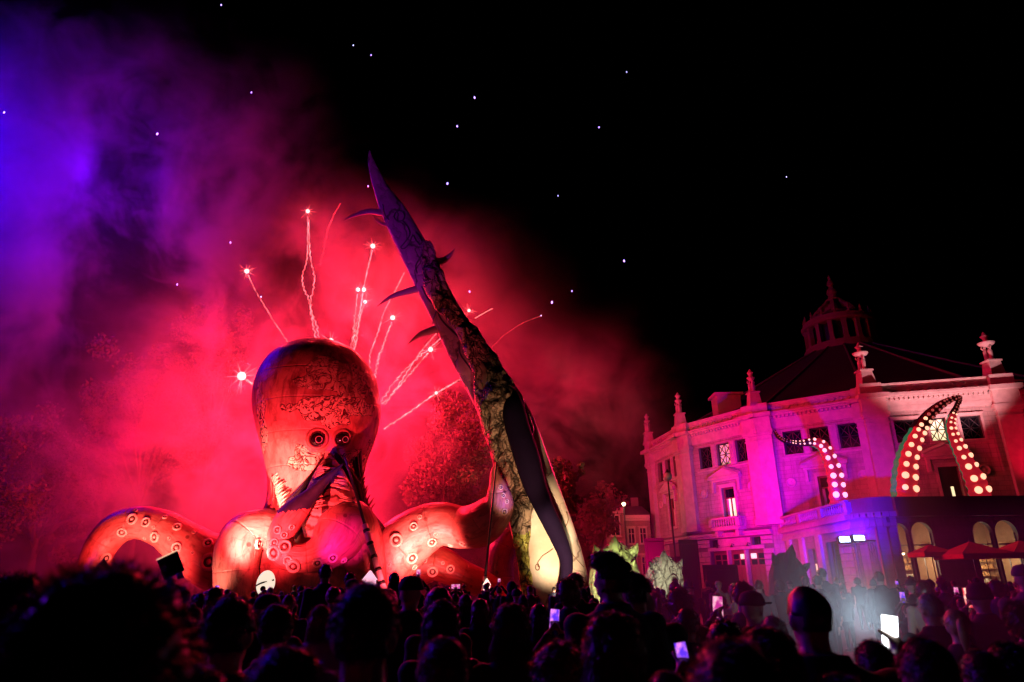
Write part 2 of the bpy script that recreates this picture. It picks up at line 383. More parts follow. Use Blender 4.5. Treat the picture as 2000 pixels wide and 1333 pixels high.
mbs = MB(); mbs.lathe(prof, 20, cap=False); mbs.lathe([(.62, .05), (.5, .10), (.001, .12)], 20, mi=1, cap=False); mbs.lathe([(.3, .1), (.22, .26), (.001, .3)], 12, cap=False)
sucker_me = mbs.mesh('sucker', True); sucker_me.materials.append(M_ring); sucker_me.materials.append(M_cup)
def suckers(part, lst, parent=octo):
    t = bvh(part)
    for q in lst:
        h = on(t, q[0], q[1])
        if h: inst('sucker', sucker_me, basis(h[0], h[1], 1.22 * q[2] * S(q[0], q[1], h[0].y)), part)
# eyes
ht = bvh(head)
for ex, r in ((620, 14.5), (668, 13.5)):
    h = on(ht, ex, 857); k = r * S(ex, 857, 40); p = h[0] + h[1] * .02
    e = MB(); e.lathe([(1.45, -.14), (1.3, .10), (1.12, .14), (.98, .04), (.9, -.2)], 28, cap=False, M=basis(p, h[1], k)); socket = e.obj('eye_socket', M_fold, octo, True)
    e = MB(); e.ball((0, 0, -.25), .95, 24, 16, M=basis(p, h[1], k)); eb = e.obj('eyeball', M_eye, octo, True)
    e = MB(); e.lathe([(.46, 0), (.44, .05), (.36, .05), (.34, 0)], 24, cap=False, M=basis(p + h[1] * k * .60 + Vector((.1, 0, -.02)), h[1], k)); e.obj('iris', M_iris, eb, True)
# webbed skirts that hang between the face and the arms: folds of cloth with tasselled edges
def sheet(cols, name, mat, nu=26, thick=.12, parent=octo):
    """cols: two edge polylines of (px, py, Y); the cloth is stretched between them"""
    A, B = [[P(*q) for q in c] for c in cols]; A, _ = spline(A, [1] * len(A), 8); B, _ = spline(B, [1] * len(B), 8)
    mb = MB(); k = min(len(A), len(B)); vs = []; uv = []
    for side in (0, 1):
        for i in range(k):
            for j in range(nu + 1):
                t = j / nu; p = A[i].lerp(B[i], t); w_ = (B[i] - A[i]).length
                bulge = math.sin(math.pi * t) * w_ * .22 + .10 * math.sin(t * 22 + i * .15) * math.sin(math.pi * t)
                p = p + Vector((0, -bulge + side * thick, 0)); vs.append(p); uv.append((t, p.z))
    W_ = nu + 1; o_ = k * W_; fs = []
    for i in range(k - 1):
        for j in range(nu):
            a = i * W_ + j; fs.append((a, a + 1, a + W_ + 1, a + W_)); fs.append((o_ + a, o_ + a + W_, o_ + a + W_ + 1, o_ + a + 1))
    for i in range(k - 1):
        for j in (0, nu):
            a = i * W_ + j; fs.append((a, a + W_, o_ + a + W_, o_ + a))
    mb.add(vs, fs, 0, uv); return mb.obj(name, mat, parent, True)
def tassels(edge, dirn, L, name, mat, parent, n=22, r=.055):
    E_, _ = spline([P(*q) for q in edge], [1] * len(edge), 10); mb = MB()
    for i in range(n):
        f = i / (n - 1) * (len(E_) - 1); p = E_[int(f)]; l = L * random.uniform(.6, 1.15)
        d = (Vector(dirn) + Vector((random.uniform(-.15, .15), random.uniform(-.3, .1), random.uniform(-.12, .12)))).normalized()
        mb.tube([p + Vector((0, -.05, 0)), p + d * l * .6 + Vector((0, -.1, 0)), p + d * l], [r * 1.3, r * 1.1, r * .5], 6)
    o = mb.obj(name, mat, parent, True, kind='stuff'); return o
M_tas = simple('fringe_cloth', (.75, .38, .28), .5, var=.2)
s1 = sheet([[(530, 925, 38.4), (524, 965, 38), (512, 1000, 37.6), (505, 1040, 37.4)], [(536, 925, 38.3), (548, 965, 37.7), (548, 1000, 37.2), (528, 1050, 37.2)]], 'skirt', M_skin)
tassels([(532, 935, 38.2), (540, 965, 37.7), (548, 995, 37.2)], (.75, 0, .55), .75, 'fringe', M_tas, s1)
b = NB('beak_cloth'); c = b.coord(); nz = b.noise(c, 1.4, 3); sx = b.n('SeparateXYZ'); b.t.links.new(c, sx.inputs[0])
pl = b.math('ABSOLUTE', b.math('SUBTRACT', b.math('FRACT', b.math('ADD', b.math('MULTIPLY', sx.outputs[2], 1.9), b.math('MULTIPLY', nz, 1.6))), .5))
at = b.n('Attribute', dict(attribute_name='rib')); rb = b.ramp(b.math('ADD', at.outputs['Fac'], b.math('MULTIPLY', b.math('SUBTRACT', b.noise(c, 4, 3), .5), .5)), .35, .5)
b.bump(pl, .8, .15); M_beak = b.fin(b.mix(rb, b.mix(b.ramp(pl, .05, .16), (.16, .03, .02), (.78, .36, .27)), (.05, .004, .006)), .5)
bk = loft_rows([(890, 642, 645, 36.9), (897, 632, 654, 36.8), (915, 620, 668, 36.6), (940, 607, 682, 36.4), (970, 594, 694, 36.2), (1005, 586, 704, 36.1), (1050, 596, 710, 36.2)], 36.4, .7, 40, 8).obj('beak', M_beak, octo, True)
put_attr(bk, 'rib', lambda co: math.exp(-((proj(co)[0] - 643 + (proj(co)[1] - 900) * .08) / 7.0) ** 2) if co.y < 36.6 else 0)
tassels([(622, 918, 35.9), (612, 945, 35.6), (602, 975, 35.3), (598, 1000, 35.2)], (.9, -.2, .12), 1.0, 'fringe', M_tas, bk, 24, .045)
tassels([(668, 920, 35.9), (680, 950, 35.7), (690, 985, 35.5)], (-.9, -.2, .1), .8, 'fringe', M_tas, bk, 18, .04)
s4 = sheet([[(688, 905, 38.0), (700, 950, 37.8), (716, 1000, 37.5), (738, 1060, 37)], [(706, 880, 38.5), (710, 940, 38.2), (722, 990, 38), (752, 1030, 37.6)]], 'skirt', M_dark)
tassels([(704, 935, 37.8), (710, 965, 37.7), (722, 1000, 37.5)], (.35, 0, .9), .6, 'fringe', simple('fringe_dark', (.40, .14, .10), .5), s4, 9, .04)
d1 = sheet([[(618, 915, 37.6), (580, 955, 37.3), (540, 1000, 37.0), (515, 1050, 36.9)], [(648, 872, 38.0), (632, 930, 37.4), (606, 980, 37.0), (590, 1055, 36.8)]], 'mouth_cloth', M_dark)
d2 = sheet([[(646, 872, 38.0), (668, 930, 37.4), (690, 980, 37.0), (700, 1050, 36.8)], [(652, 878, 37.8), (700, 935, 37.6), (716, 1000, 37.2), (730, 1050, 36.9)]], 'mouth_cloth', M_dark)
# arms ------------------------------------------------
def arm(path, label, mat, suck=(), flat=1.0, sub=9, n=36):
    o = limb(path, n=n, sub=sub, flat=flat).obj('arm', mat, octo, True)
    suckers(o, suck); return o
a1 = arm([(190, 1228, 24, 39), (183, 1140, 26, 39), (190, 1083, 29, 39), (222, 1038, 31, 39), (268, 1021, 31, 39), (318, 1033, 35, 39), (358, 1060, 41, 39), (402, 1090, 50, 39.3), (450, 1105, 58, 39.8), (520, 1105, 62, 40)], 'left', M_skin,
  [(258, 1014, 9), (285, 1020, 8), (238, 1040, 8), (302, 1049, 9), (346, 1029, 7), (345, 1070, 9), (406, 1061, 8), (408, 1098, 14), (207, 1091, 9), (322, 1010, 4), (264, 998, 4), (282, 1052, 3), (376, 1080, 3), (180, 1110, 5), (300, 1030, 3), (330, 1052, 3), (378, 1040, 3), (440, 1075, 6)])
a2 = arm([(462, 1228, 40, 36.5), (461, 1140, 42, 36.5), (464, 1080, 44, 36.5), (480, 1045, 42, 36.8), (520, 1035, 40, 37.3), (560, 1050, 44, 38), (600, 1075, 50, 39)], 'front', M_skin,
  [(505, 1062, 9), (512, 1092, 4), (518, 1120, 4), (506, 1135, 3), (520, 1078, 3)])
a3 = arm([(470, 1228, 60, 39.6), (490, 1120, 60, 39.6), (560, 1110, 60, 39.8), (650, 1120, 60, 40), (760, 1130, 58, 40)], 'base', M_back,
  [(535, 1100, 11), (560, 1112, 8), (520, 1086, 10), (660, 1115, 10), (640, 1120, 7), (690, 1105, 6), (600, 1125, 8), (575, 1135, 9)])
a4 = arm([(722, 1150, 34, 37.4), (712, 1090, 42, 37.2), (692, 1045, 52, 36.9), (672, 1030, 56, 36.2), (655, 1055, 50, 35.6), (628, 1080, 38, 35.2), (592, 1090, 28, 34.9), (558, 1082, 27, 34.8), (548, 1050, 26, 34.7), (565, 1015, 27, 34.7), (588, 988, 22, 34.7), (610, 965, 14, 34.7), (636, 938, 9, 34.7), (656, 920, 5, 34.7), (671, 905, 1, 34.7)], 'curled', M_skin,
  [(542, 1035, 7), (535, 1080, 13), (556, 1068, 11), (577, 1056, 10), (592, 1038, 7), (608, 1014, 6), (618, 995, 5), (562, 1095, 8), (573, 1106, 12), (536, 1060, 7), (650, 1090, 8), (620, 1100, 8), (672, 1095, 6), (555, 1045, 6), (570, 1030, 5)])
a4.data.materials.append(M_tip)
for p_ in a4.data.polygons:
    x, y = proj(p_.center)
    if y < 1000 - (x - 560) * .15 and x < 690 and p_.center.y < 35.6: p_.material_index = 1
a5 = arm([(752, 1228, 30, 38.6), (752, 1140, 44, 38.6), (770, 1085, 54, 38.6), (810, 1046, 50, 38.4), (858, 1024, 42, 38.2), (905, 1030, 40, 38), (942, 1022, 42, 37.0), (972, 988, 32, 36.2), (972, 953, 19, 35.8), (966, 925, 9, 35.8), (969, 903, 1.5, 35.8)], 'right', M_skin,
  [(774, 1055, 11), (805, 1090, 10), (844, 1059, 8), (905, 1063, 8), (820, 1010, 4), (851, 1044, 3), (810, 1108, 5), (760, 1104, 3), (808, 1028, 7), (985, 1000, 6), (880, 1066, 5), (983, 968, 4), (990, 980, 4), (978, 952, 4)])
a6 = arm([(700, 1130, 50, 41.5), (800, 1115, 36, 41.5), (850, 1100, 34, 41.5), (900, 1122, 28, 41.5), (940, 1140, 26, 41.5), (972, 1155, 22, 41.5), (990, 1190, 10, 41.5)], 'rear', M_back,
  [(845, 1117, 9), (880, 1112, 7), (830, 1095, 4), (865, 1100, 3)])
# far arm hanging in the dark behind the leaning tower
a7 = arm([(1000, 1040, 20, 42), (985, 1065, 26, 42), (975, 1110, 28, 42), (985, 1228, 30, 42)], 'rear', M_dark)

# carrying poles that hold the curled tips up
M_pole = simple('pole_dark', (.03, .025, .04), .4); M_pw = simple('pole_white', (.75, .70, .68), .45, var=.1); M_bandm = simple('pole_band', (.02, .02, .02), .5)
def pole(a, b_, Y, label, t0=.45, r=.07):
    A, B = P(*a, Y), P(*b_, Y - .6); B = A + (B - A) * ((A.z) / (A.z - B.z)) if B.z > 0 else B
    root = empty('striped_pole', (B.x, B.y, 0), label, 'pole')
    MB().tube([A, A.lerp(B, t0)], [r * .55, r * .8], 8).obj('shaft', M_pole, root, True)
    MB().tube([A.lerp(B, t0), B], [r * 1.4, r * 1.7], 10).obj('sleeve', M_pw, root, True)
    k = t0 + .03
    while k < .97:
        MB().tube([A.lerp(B, k), A.lerp(B, k + .018)], [r * 1.75] * 2, 10).obj('band', M_bandm, root, True); k += .075
    return root
pole((674, 893), (752, 1160), 35.2, 'tall slanting black and white striped pole before the octopus face', .42, .10)
pole((970, 903), (944, 1165), 35.0, 'thin upright striped pole under the raised blue tentacle tip', .72, .08)
# ------------------------------------------------------------ leaning thorny tower
def bark_mat(name, c1, c2, dark, vs_=.8, lw=.05, amt=.9, bs=.6, brown=None):
    b = NB(name); c = b.coord()
    mp = b.n('Mapping'); b.t.links.new(c, mp.inputs[0]); mp.inputs['Rotation'].default_value = (0, R(20), 0); mp.inputs['Scale'].default_value = (1.25, 1, .42)
    nz = b.n('TexNoise', Scale=.9, Detail=4.0); b.t.links.new(c, nz.inputs[0]); s_ = b.n('VectorMath', dict(operation='SCALE'), Scale=1.6); b.t.links.new(nz.outputs['Color'], s_.inputs[0])
    ad = b.n('VectorMath', dict(operation='ADD')); b.t.links.new(mp.outputs[0], ad.inputs[0]); b.t.links.new(s_.outputs[0], ad.inputs[1])
    v = b.n('TexVoronoi', dict(feature='DISTANCE_TO_EDGE'), Scale=vs_); b.t.links.new(ad.outputs[0], v.inputs['Vector'])
    v2 = b.n('TexVoronoi', dict(feature='DISTANCE_TO_EDGE'), Scale=vs_ * 2.7); b.t.links.new(ad.outputs[0], v2.inputs['Vector'])
    base = b.mix(b.ramp(b.noise(c, .5, 5, .65), .35, .65), c1, c2)
    if brown: base = b.mix(b.ramp(b.noise(c, .28, 3, .5), .5, .6, 0, .8), base, brown)
    base = b.mix(b.ramp(v2.outputs[0], lw, 0, 0, amt * .6), base, dark)
    base = b.mix(b.ramp(v.outputs[0], lw * 1.3, lw * .3, 0, amt), base, dark)
    h = b.math('ADD', b.ramp(v.outputs[0], 0, .18), b.math('MULTIPLY', b.ramp(v2.outputs[0], 0, .1), .5))
    b.bump(h, bs, .25); return b.fin(base, .55, spec=.3)
M_bark = bark_mat('painted_roots', (.48, .32, .20), (.30, .16, .12), (.03, .02, .015), .75, .06, .9, .9, (.30, .19, .10))
M_blade = bark_mat('painted_blade', (.40, .22, .26), (.26, .14, .18), (.03, .012, .02), .22, .018, .8, .35)
M_cream = bark_mat('painted_cream', (.76, .64, .52), (.66, .48, .34), (.16, .08, .05), .17, .012, .7, .3)
M_thorn = simple('thorn_skin', (.30, .15, .15), .5, bump=.3); M_inky = simple('inky_tentacle_skin', (.011, .004, .020), .9, spec=.1, var=.4, bump=.3, scale=1.5)
TY = 38
tower = empty('leaning_tower', (P(1080, 1140, TY).x, TY, 0), 'towering leaning inflatable spike with thorns and painted roots', 'inflatable')
rows = [(294, 721, 723), (303, 719, 726), (320, 719, 734), (345, 723, 747), (375, 731, 767), (400, 738, 788), (440, 754, 813), (480, 773, 836), (520, 792, 858), (560, 811, 876), (600, 830, 898), (640, 850, 924), (680, 869, 950), (720, 889, 982), (760, 910, 1006), (800, 930, 1034), (840, 946, 1052), (880, 958, 1066), (930, 972, 1084), (980, 984, 1103), (1030, 996, 1121), (1080, 1008, 1137), (1140, 1018, 1152), (1228, 1030, 1172)]
loft_rows(rows, TY, .42, 60, 5).obj('blade', [M_blade], tower, True)
bl = tower.children[0]
bl.data.materials.append(M_cream)
for p_ in bl.data.polygons:
    x, y = proj(p_.center)
    if y > 812 + (1052 - x) * .35: p_.material_index = 1
rr = [(470, 822, 842), (520, 824, 860), (560, 828, 876), (600, 850, 894), (622, 868, 916), (650, 890, 940), (690, 906, 966), (730, 922, 992), (770, 926, 1018), (800, 930, 1030), (840, 944, 1040), (880, 956, 1042), (910, 963, 1036), (950, 975, 1036), (990, 986, 1044), (1015, 994, 1040), (1040, 999, 1036), (1070, 1004, 1034), (1110, 1010, 1036), (1150, 1016, 1042), (1228, 1024, 1048)]
ro = loft_rows([(a, b_, c_, TY - .9) for a, b_, c_ in rr], TY - .9, .5, 64, 8)
for i, q in enumerate(ro.v):
    nn = noise.fractal(Vector(q) * .9, 1.0, 2.0, 4); dx = .16 * nn; ro.v[i] = (q[0] + dx * .6, q[1] - .35 * nn, q[2] + dx * .3)
rt_ = ro.obj('root_mass', M_bark, tower, True); M_lime = bark_mat('painted_lime_roots', (.62, .60, .10), (.40, .34, .10), (.03, .02, .01), .75, .06, .9, .9); rt_.data.materials.append(M_lime)
for p_ in rt_.data.polygons:
    x, y = proj(p_.center)
    if y > 1030 + 25 * noise.noise(p_.center * .8): p_.material_index = 1
# raised painted outlines on the upper blade (a figure reaching down)
t_ = bvh(bl); M_line = simple('raised_line', (.07, .03, .06), .6)
def relief(pts, r=.045, name='relief_line'):
    q = []
    for x, y in pts:
        h = on(t_, x, y)
        if h: q.append(h[0] + h[1] * .02)
    if len(q) > 1: MB().tube(q, [r] * len(q), 6, sub=3).obj(name, M_line, tower, True)
relief([(780 + 10 * math.cos(a), 423 + 10 * math.sin(a)) for a in [i * math.pi / 6 for i in range(13)]])
relief([(786, 432), (797, 445), (800, 460), (790, 475), (783, 484), (790, 486), (800, 475), (806, 460), (812, 470), (820, 480)])
relief([(760, 430), (752, 420), (748, 400)]); relief([(812, 455), (822, 470), (826, 490), (820, 505), (812, 520), (815, 535)])
relief([(824, 560), (836, 585), (850, 600), (862, 625), (880, 645), (900, 665), (905, 690)]); relief([(858, 600), (850, 615), (846, 632)]); relief([(900, 665), (898, 690), (915, 715), (930, 735)])
# painted cracks on the cream foot
M_crk = simple('crack_line', (.20, .10, .06), .6)
def crack(pts, r=.03):
    q = [h[0] + h[1] * .01 for h in (on(t_, x, y) for x, y in pts) if h]
    if len(q) > 1: MB().tube(q, [r] * len(q), 5, sub=2).obj('crack_line', M_crk, tower, True)
crack([(1052, 1108 + 0), (1050, 1100), (1054, 1094), (1060, 1086), (1072, 1078), (1080, 1072)]); crack([(1070, 930), (1078, 922), (1084, 915)]); crack([(1050 + 4 * math.cos(i), 1108 + 6 * math.sin(i)) for i in [0, 1, 2, 3, 4, 5, 6.28]])
crack([(1082, 940), (1088, 930), (1092, 935)]); crack([(1104, 1030), (1110, 1015), (1106, 1000)]); crack([(1115, 1080), (1128, 1095), (1140, 1108)], .02)
def thorn(pts, r):
    MB().tube([P(x, y, TY) for x, y in pts], [r, r * .85, r * .55, .01], 10, .6, sub=5).obj('thorn', M_thorn, tower, True)
thorn([(752, 417), (722, 413), (695, 420), (670, 431)], .24); thorn([(760, 440), (748, 438), (738, 432), (728, 424)], .14)
thorn([(822, 563), (795, 570), (764, 580), (736, 599)], .26); thorn([(862, 640), (840, 647), (818, 655), (796, 673)], .27)
thorn([(838, 512), (860, 511), (876, 502), (889, 486)], .30); thorn([(870, 615), (884, 618), (893, 622), (900, 629)], .2)
# dark tentacle that leans on the tower
td = empty('dark_tentacle', (P(1105, 1140, 36.2).x, 36.2, 0), 'long inky unlit tentacle snaking down the front of the leaning tower', 'inflatable')
limb([(1000, 772, 14, 36.9), (1003, 800, 22, 36.6), (1012, 840, 24, 36.4), (1028, 890, 25, 36.2), (1042, 940, 23, 36.2), (1062, 990, 19, 36.2), (1086, 1040, 17, 36.2), (1102, 1080, 14, 36.2), (1107, 1110, 12, 36.2), (1102, 1150, 11, 36.2), (1088, 1230, 12, 36.2)], Y=36.2).obj('limb', M_inky, td, True)
mbx = MB()
o_ = limb([(978, 808, 10, 37.0), (972, 786, 11, 37.2), (988, 776, 11, 37.2), (1008, 780, 12, 37.0), (1014, 804, 12, 36.8)], Y=37).obj('knot', M_inky, td, True)
# ------------------------------------------------------------ spiky rocks
def rock(px, py, Y, hw, hh, mat, label, spikes, seed, name='spiky_rock'):
    s = S(px, py, Y); cc = P(px, py, Y); root = empty(name, (cc.x, cc.y, 0), label, 'inflatable rock')
    H = cc.z + hh * s * .2; random.seed(seed)
    mb = MB(); mb.ball((cc.x, cc.y, cc.z), (hw * s, hw * s * .8, hh * s), 14, 10, fn=lambda q: 1 + .10 * noise.noise(q * 1.7 + Vector((seed, 0, 0))) + (.0 if q.z > -.2 else .12))
    mb.obj('boulder', mat, root, False)
    tr = bvh(root.children[0])
    for sx, sy, sr, tx, ty in spikes:
        h = on(tr, sx, sy) or (P(sx, sy, Y), Vector((0, -1, 0)))
        tip = P(tx, ty, h[0].y - .1); b0 = h[0]
        MB().tube([b0 + (b0 - tip).normalized() * .35, b0.lerp(tip, .45), tip], [sr * s, sr * s * .6, .02], 6).obj('spike', mat, root, False)
    return root
M_rk1 = bark_mat('rock_yellow', (.74, .70, .38), (.55, .55, .24), (.08, .08, .04), .45, .02, .7, .5, (.22, .30, .08))
M_rk2 = bark_mat('rock_grey', (.62, .60, .46), (.30, .30, .22), (.03, .03, .025), .6, .03, .85, .8, (.12, .14, .08))
M_rk3 = simple('rock_dark', (.05, .05, .05), .8, bump=.4)
rock(1202, 1150, 31, 55, 88, M_rk1, 'yellow-green spiky inflatable rock beside the foot of the leaning tower', [(1200, 1075, 16, 1201, 1046), (1168, 1085, 14, 1160, 1064), (1235, 1082, 14, 1246, 1062), (1208, 1095, 9, 1214, 1076), (1230, 1112, 9, 1240, 1095)], 3)
rock(1300, 1165, 28, 42, 78, M_rk2, 'grey-green craggy inflatable rock with pointed crest, right of the yellow one', [(1296, 1098, 13, 1297, 1074), (1325, 1112, 10, 1332, 1092), (1275, 1108, 9, 1268, 1098)], 5)
rock(1541, 1140, 24, 38, 58, M_rk3, 'unlit dark rock with one peak standing before the magenta facade', [(1543, 1092, 16, 1547, 1064), (1515, 1098, 10, 1508, 1080), (1572, 1110, 10, 1582, 1100)], 8)
random.seed(11)
# ------------------------------------------------------------ round stone circus building
def stone_mat(name, c1, c2, bw=.95, bh=.36, joint=.5):
    b = NB(name); c = b.coord(); g = b.n('NewGeometry')
    # masonry courses follow the wall: use height and the distance along the wall
    uv = b.coord('UV'); br = b.n('TexBrick', Scale=1.0, Mortar_Size=.012, Mortar_Smooth=.2, Brick_Width=bw, Row_Height=bh, Color1=(*c1, 1), Color2=(*c2, 1), Mortar=(*[x * .38 for x in c1], 1))
    b.t.links.new(uv, br.inputs['Vector'])
    mp = b.n('Mapping'); b.t.links.new(c, mp.inputs[0]); mp.inputs['Scale'].default_value = (2.2, 2.2, .22)
    col = b.mix(b.ramp(b.noise(c, .6, 5, .65), .38, .72, 0, .55), br.outputs[0], tuple(x * .42 for x in c2))
    col = b.mix(b.ramp(b.noise(mp.outputs[0], 1.2, 5, .7), .50, .68, 0, .55), col, tuple(x * .3 for x in c2))
    h = b.math('ADD', b.math('MULTIPLY', br.outputs[1], -joint), b.math('MULTIPLY', b.noise(c, 6, 4), .3)); b.bump(h, .5, .03)
    return b.fin(col, .8)
M_stone = stone_mat('limestone', (.50, .46, .38), (.42, .38, .31)); M_trim = simple('stone_trim', (.50, .46, .38), .75, var=.38, bump=.3, scale=1.6)
M_block = simple('rusticated_stone', (.46, .42, .35), .8, var=.2, bump=.3, scale=2); M_joint = simple('stone_joint', (.16, .14, .12), .9)
M_slate = simple('slate', (.035, .035, .045), .6, var=.4, bump=.2, scale=2); M_glass = simple('dark_glass', (.010, .010, .014), .12, spec=.6)
M_iron = simple('black_iron', (.02, .02, .022), .5); M_woodr = simple('red_painted_wood', (.20, .05, .05), .6); M_woodd = simple('dark_wood', (.05, .035, .03), .6)
M_lit = glow('lit_window_pane', (1, .78, .42), 1.3); M_litdim = glow('dim_lit_pane', (1, .72, .35), .28); M_curt = simple('curtain_cloth', (.6, .55, .45), .9)
M_bakery = simple('shop_wall', (.34, .20, .11), .8, var=.3); M_panel = simple('dark_panel', (.012, .013, .016), .7)
BC_ = Vector((39.6, 77.6)); BR = 24.03
def corner(i, r=BR): 
    a = R(-102.83 - 11.25 + 22.5 * (i - 3)); return Vector((BC_.x + r * math.cos(a), BC_.y + r * math.sin(a), 0))
def face(i, off=0.0):
    a, c_ = corner(i), corner(i + 1); u = (c_ - a).normalized(); n_ = Vector((u.y, -u.x, 0)); a = a + n_ * off
    M = Matrix((u, n_, Vector((0, 0, 1)))).transposed().to_4x4(); M.translation = a; return M, (c_ - a).length
circus = empty('circus_building', (BC_.x, BC_.y, 0), 'round stone circus hall flooded red and magenta under a dark slate roof', 'building')
def plane_uv(mb, M, u0, z0, u1, z1, d=0, flip=False):
    vs = [M @ Vector(q) for q in ((u0, d, z0), (u1, d, z0), (u1, d, z1), (u0, d, z1))]
    mb.add(vs, [(0, 1, 2, 3)], 0, [(u0, z0 + .001), (u1, z0), (u1, z1), (u0, z1)])
def wall(M, W, z0, z1, holes, name, parent, mat, depth=.45, d=0, u0=0):
    mb = MB(); us = sorted({u0, W} | {h[0] for h in holes} | {h[2] for h in holes}); zs = sorted({z0, z1} | {h[1] for h in holes} | {h[3] for h in holes})
    for a, b_ in zip(us, us[1:]):
        for c_, e in zip(zs, zs[1:]):
            if not any(h[0] <= (a + b_) / 2 <= h[2] and h[1] <= (c_ + e) / 2 <= h[3] for h in holes): plane_uv(mb, M, a, c_, b_, e, d)
    for h in holes:
        a, c_, b_, e = h[:4]; V = lambda *q: M @ Vector(q)
        mb.add([V(a, d, c_), V(a, d - depth, c_), V(a, d - depth, e), V(a, d, e)], [(0, 1, 2, 3)]); mb.add([V(b_, d, c_), V(b_, d - depth, c_), V(b_, d - depth, e), V(b_, d, e)], [(3, 2, 1, 0)])
        mb.add([V(a, d, c_), V(b_, d, c_), V(b_, d - depth, c_), V(a, d - depth, c_)], [(0, 1, 2, 3)]); mb.add([V(a, d, e), V(b_, d, e), V(b_, d - depth, e), V(a, d - depth, e)], [(3, 2, 1, 0)])
    return mb.obj(name, mat, parent)
def lattice_window(M, a, c_, b_, e, parent, lit=None, d=-.4):
    mb = MB(); t = .09
    for q in ((a, c_, a + t, e), (b_ - t, c_, b_, e), (a + t, c_, b_ - t, c_ + t), (a + t, e - t, b_ - t, e)): mb.bb((q[0], d, q[1]), (q[2], d + .1, q[3]), M)
    w_ = mb.obj('window', M_iron, parent)
    MB().bb((a + .02, d - .06, c_ + .02), (b_ - .02, d - .02, e - .02), M).obj('pane', lit or M_glass, w_)
    mb = MB(); cx, cz = (a + b_) / 2, (c_ + e) / 2
    V = lambda x, z: M @ Vector((x, d + .05, z))
    for p, q in (((a, c_), (b_, e)), ((a, e), (b_, c_)), ((cx, c_), (cx, e)), ((a, cz), (b_, cz)), ((cx, c_), (a, cz)), ((a, cz), (cx, e)), ((cx, e), (b_, cz)), ((b_, cz), (cx, c_))):
        mb.tube([V(*p), V(*q)], [.04, .04], 4)
    mb.obj('lattice', M_iron, w_); return w_
def surround(M, a, c_, b_, e, parent, t=.22, d=.07, name='window_surround'):
    mb = MB()
    for q in ((a - t, c_ - t, a, e + t), (b_, c_ - t, b_ + t, e + t), (a, c_ - t, b_, c_), (a, e, b_, e + t)): mb.bb((q[0], 0, q[1]), (q[2], d, q[3]), M)
    for q in ((a - t - .08, c_ - t - .08, b_ + t + .08, c_ - t), (a - t - .08, e + t, b_ + t + .08, e + t + .1)): mb.bb((q[0], 0, q[1]), (q[2], d + .06, q[3]), M)
    return mb.obj(name, M_trim, parent)
def pediment(M, cx, z, w_, parent, d=.0):
    mb = MB(); V = lambda x, y, zz: M @ Vector((x, y, zz)); h = w_ * .17
    mb.bb((cx - w_ / 2, d, z - .22), (cx + w_ / 2, d + .55, z), M)
    mb.bb((cx - w_ / 2 + .15, d, z - .42), (cx + w_ / 2 - .15, d + .35, z - .22), M)
    mb.add([V(cx - w_ / 2 + .1, d + .42, z), V(cx + w_ / 2 - .1, d + .42, z), V(cx, d + .42, z + h), V(cx - w_ / 2 + .1, d, z), V(cx + w_ / 2 - .1, d, z), V(cx, d, z + h)], [(0, 1, 2), (0, 3, 4, 1), (0, 2, 5, 3), (1, 4, 5, 2)])
    for s_ in (-1, 1):
        p0, p1 = V(cx + s_ * (w_ / 2 + .02), d + .3, z + .06), V(cx, d + .3, z + h + .14); mb.tube([p0, p1], [.19, .19], 4, ref=Vector((0, 0, 1)))
    for s_ in (-1, 1): mb.box((cx + s_ * (w_ / 2 - .32), d + .16, z - .9), (.26, .32, .95), M)
    return mb.obj('pediment', M_trim, parent)
bal_prof = [(.07, 0), (.08, .05), (.04, .09), (.075, .22), (.085, .30), (.05, .46), (.035, .55), (.06, .60), (.075, .66)]
mbb = MB(); mbb.lathe(bal_prof, 8); bal_me = mbb.mesh('baluster', True); bal_me.materials.append(M_trim)
BCOUNT = [0]
def balustrade(A, B, z, parent, panels=1, name='balustrade', bs=.24, scale=1.0):
    A, B = Vector(A), Vector(B); u = (B - A).normalized(); L = (B - A).length; n_ = Vector((u.y, -u.x, 0)); M = Matrix((u, n_, Vector((0, 0, 1)))).transposed().to_4x4(); M.translation = Vector((A.x, A.y, z))
    s_ = scale; mb = MB(); mb.bb((0, -.14, 0), (L, .14, .14 * s_), M); mb.bb((0, -.17, .80 * s_), (L, .17, .96 * s_), M)
    for k in range(panels + 1): x = L * k / panels; mb.bb((x - .22, -.19, .14 * s_), (x + .22, .19, .8 * s_), M)
    o = mb.obj(name, M_trim, parent)
    for k in range(panels):
        a = L * k / panels + .32; e = L * (k + 1) / panels - .32; m_ = max(1, int((e - a) / bs))
        for j in range(m_ + 1): inst('baluster', bal_me, M @ Matrix.Translation((a + (e - a) * j / m_, 0, .14 * s_)) @ Matrix.Diagonal((1, 1, s_, 1)), o)
    return o
mbk = MB(); mbk.box((0, 0, 0), (1, .16, 1), taper=1); 
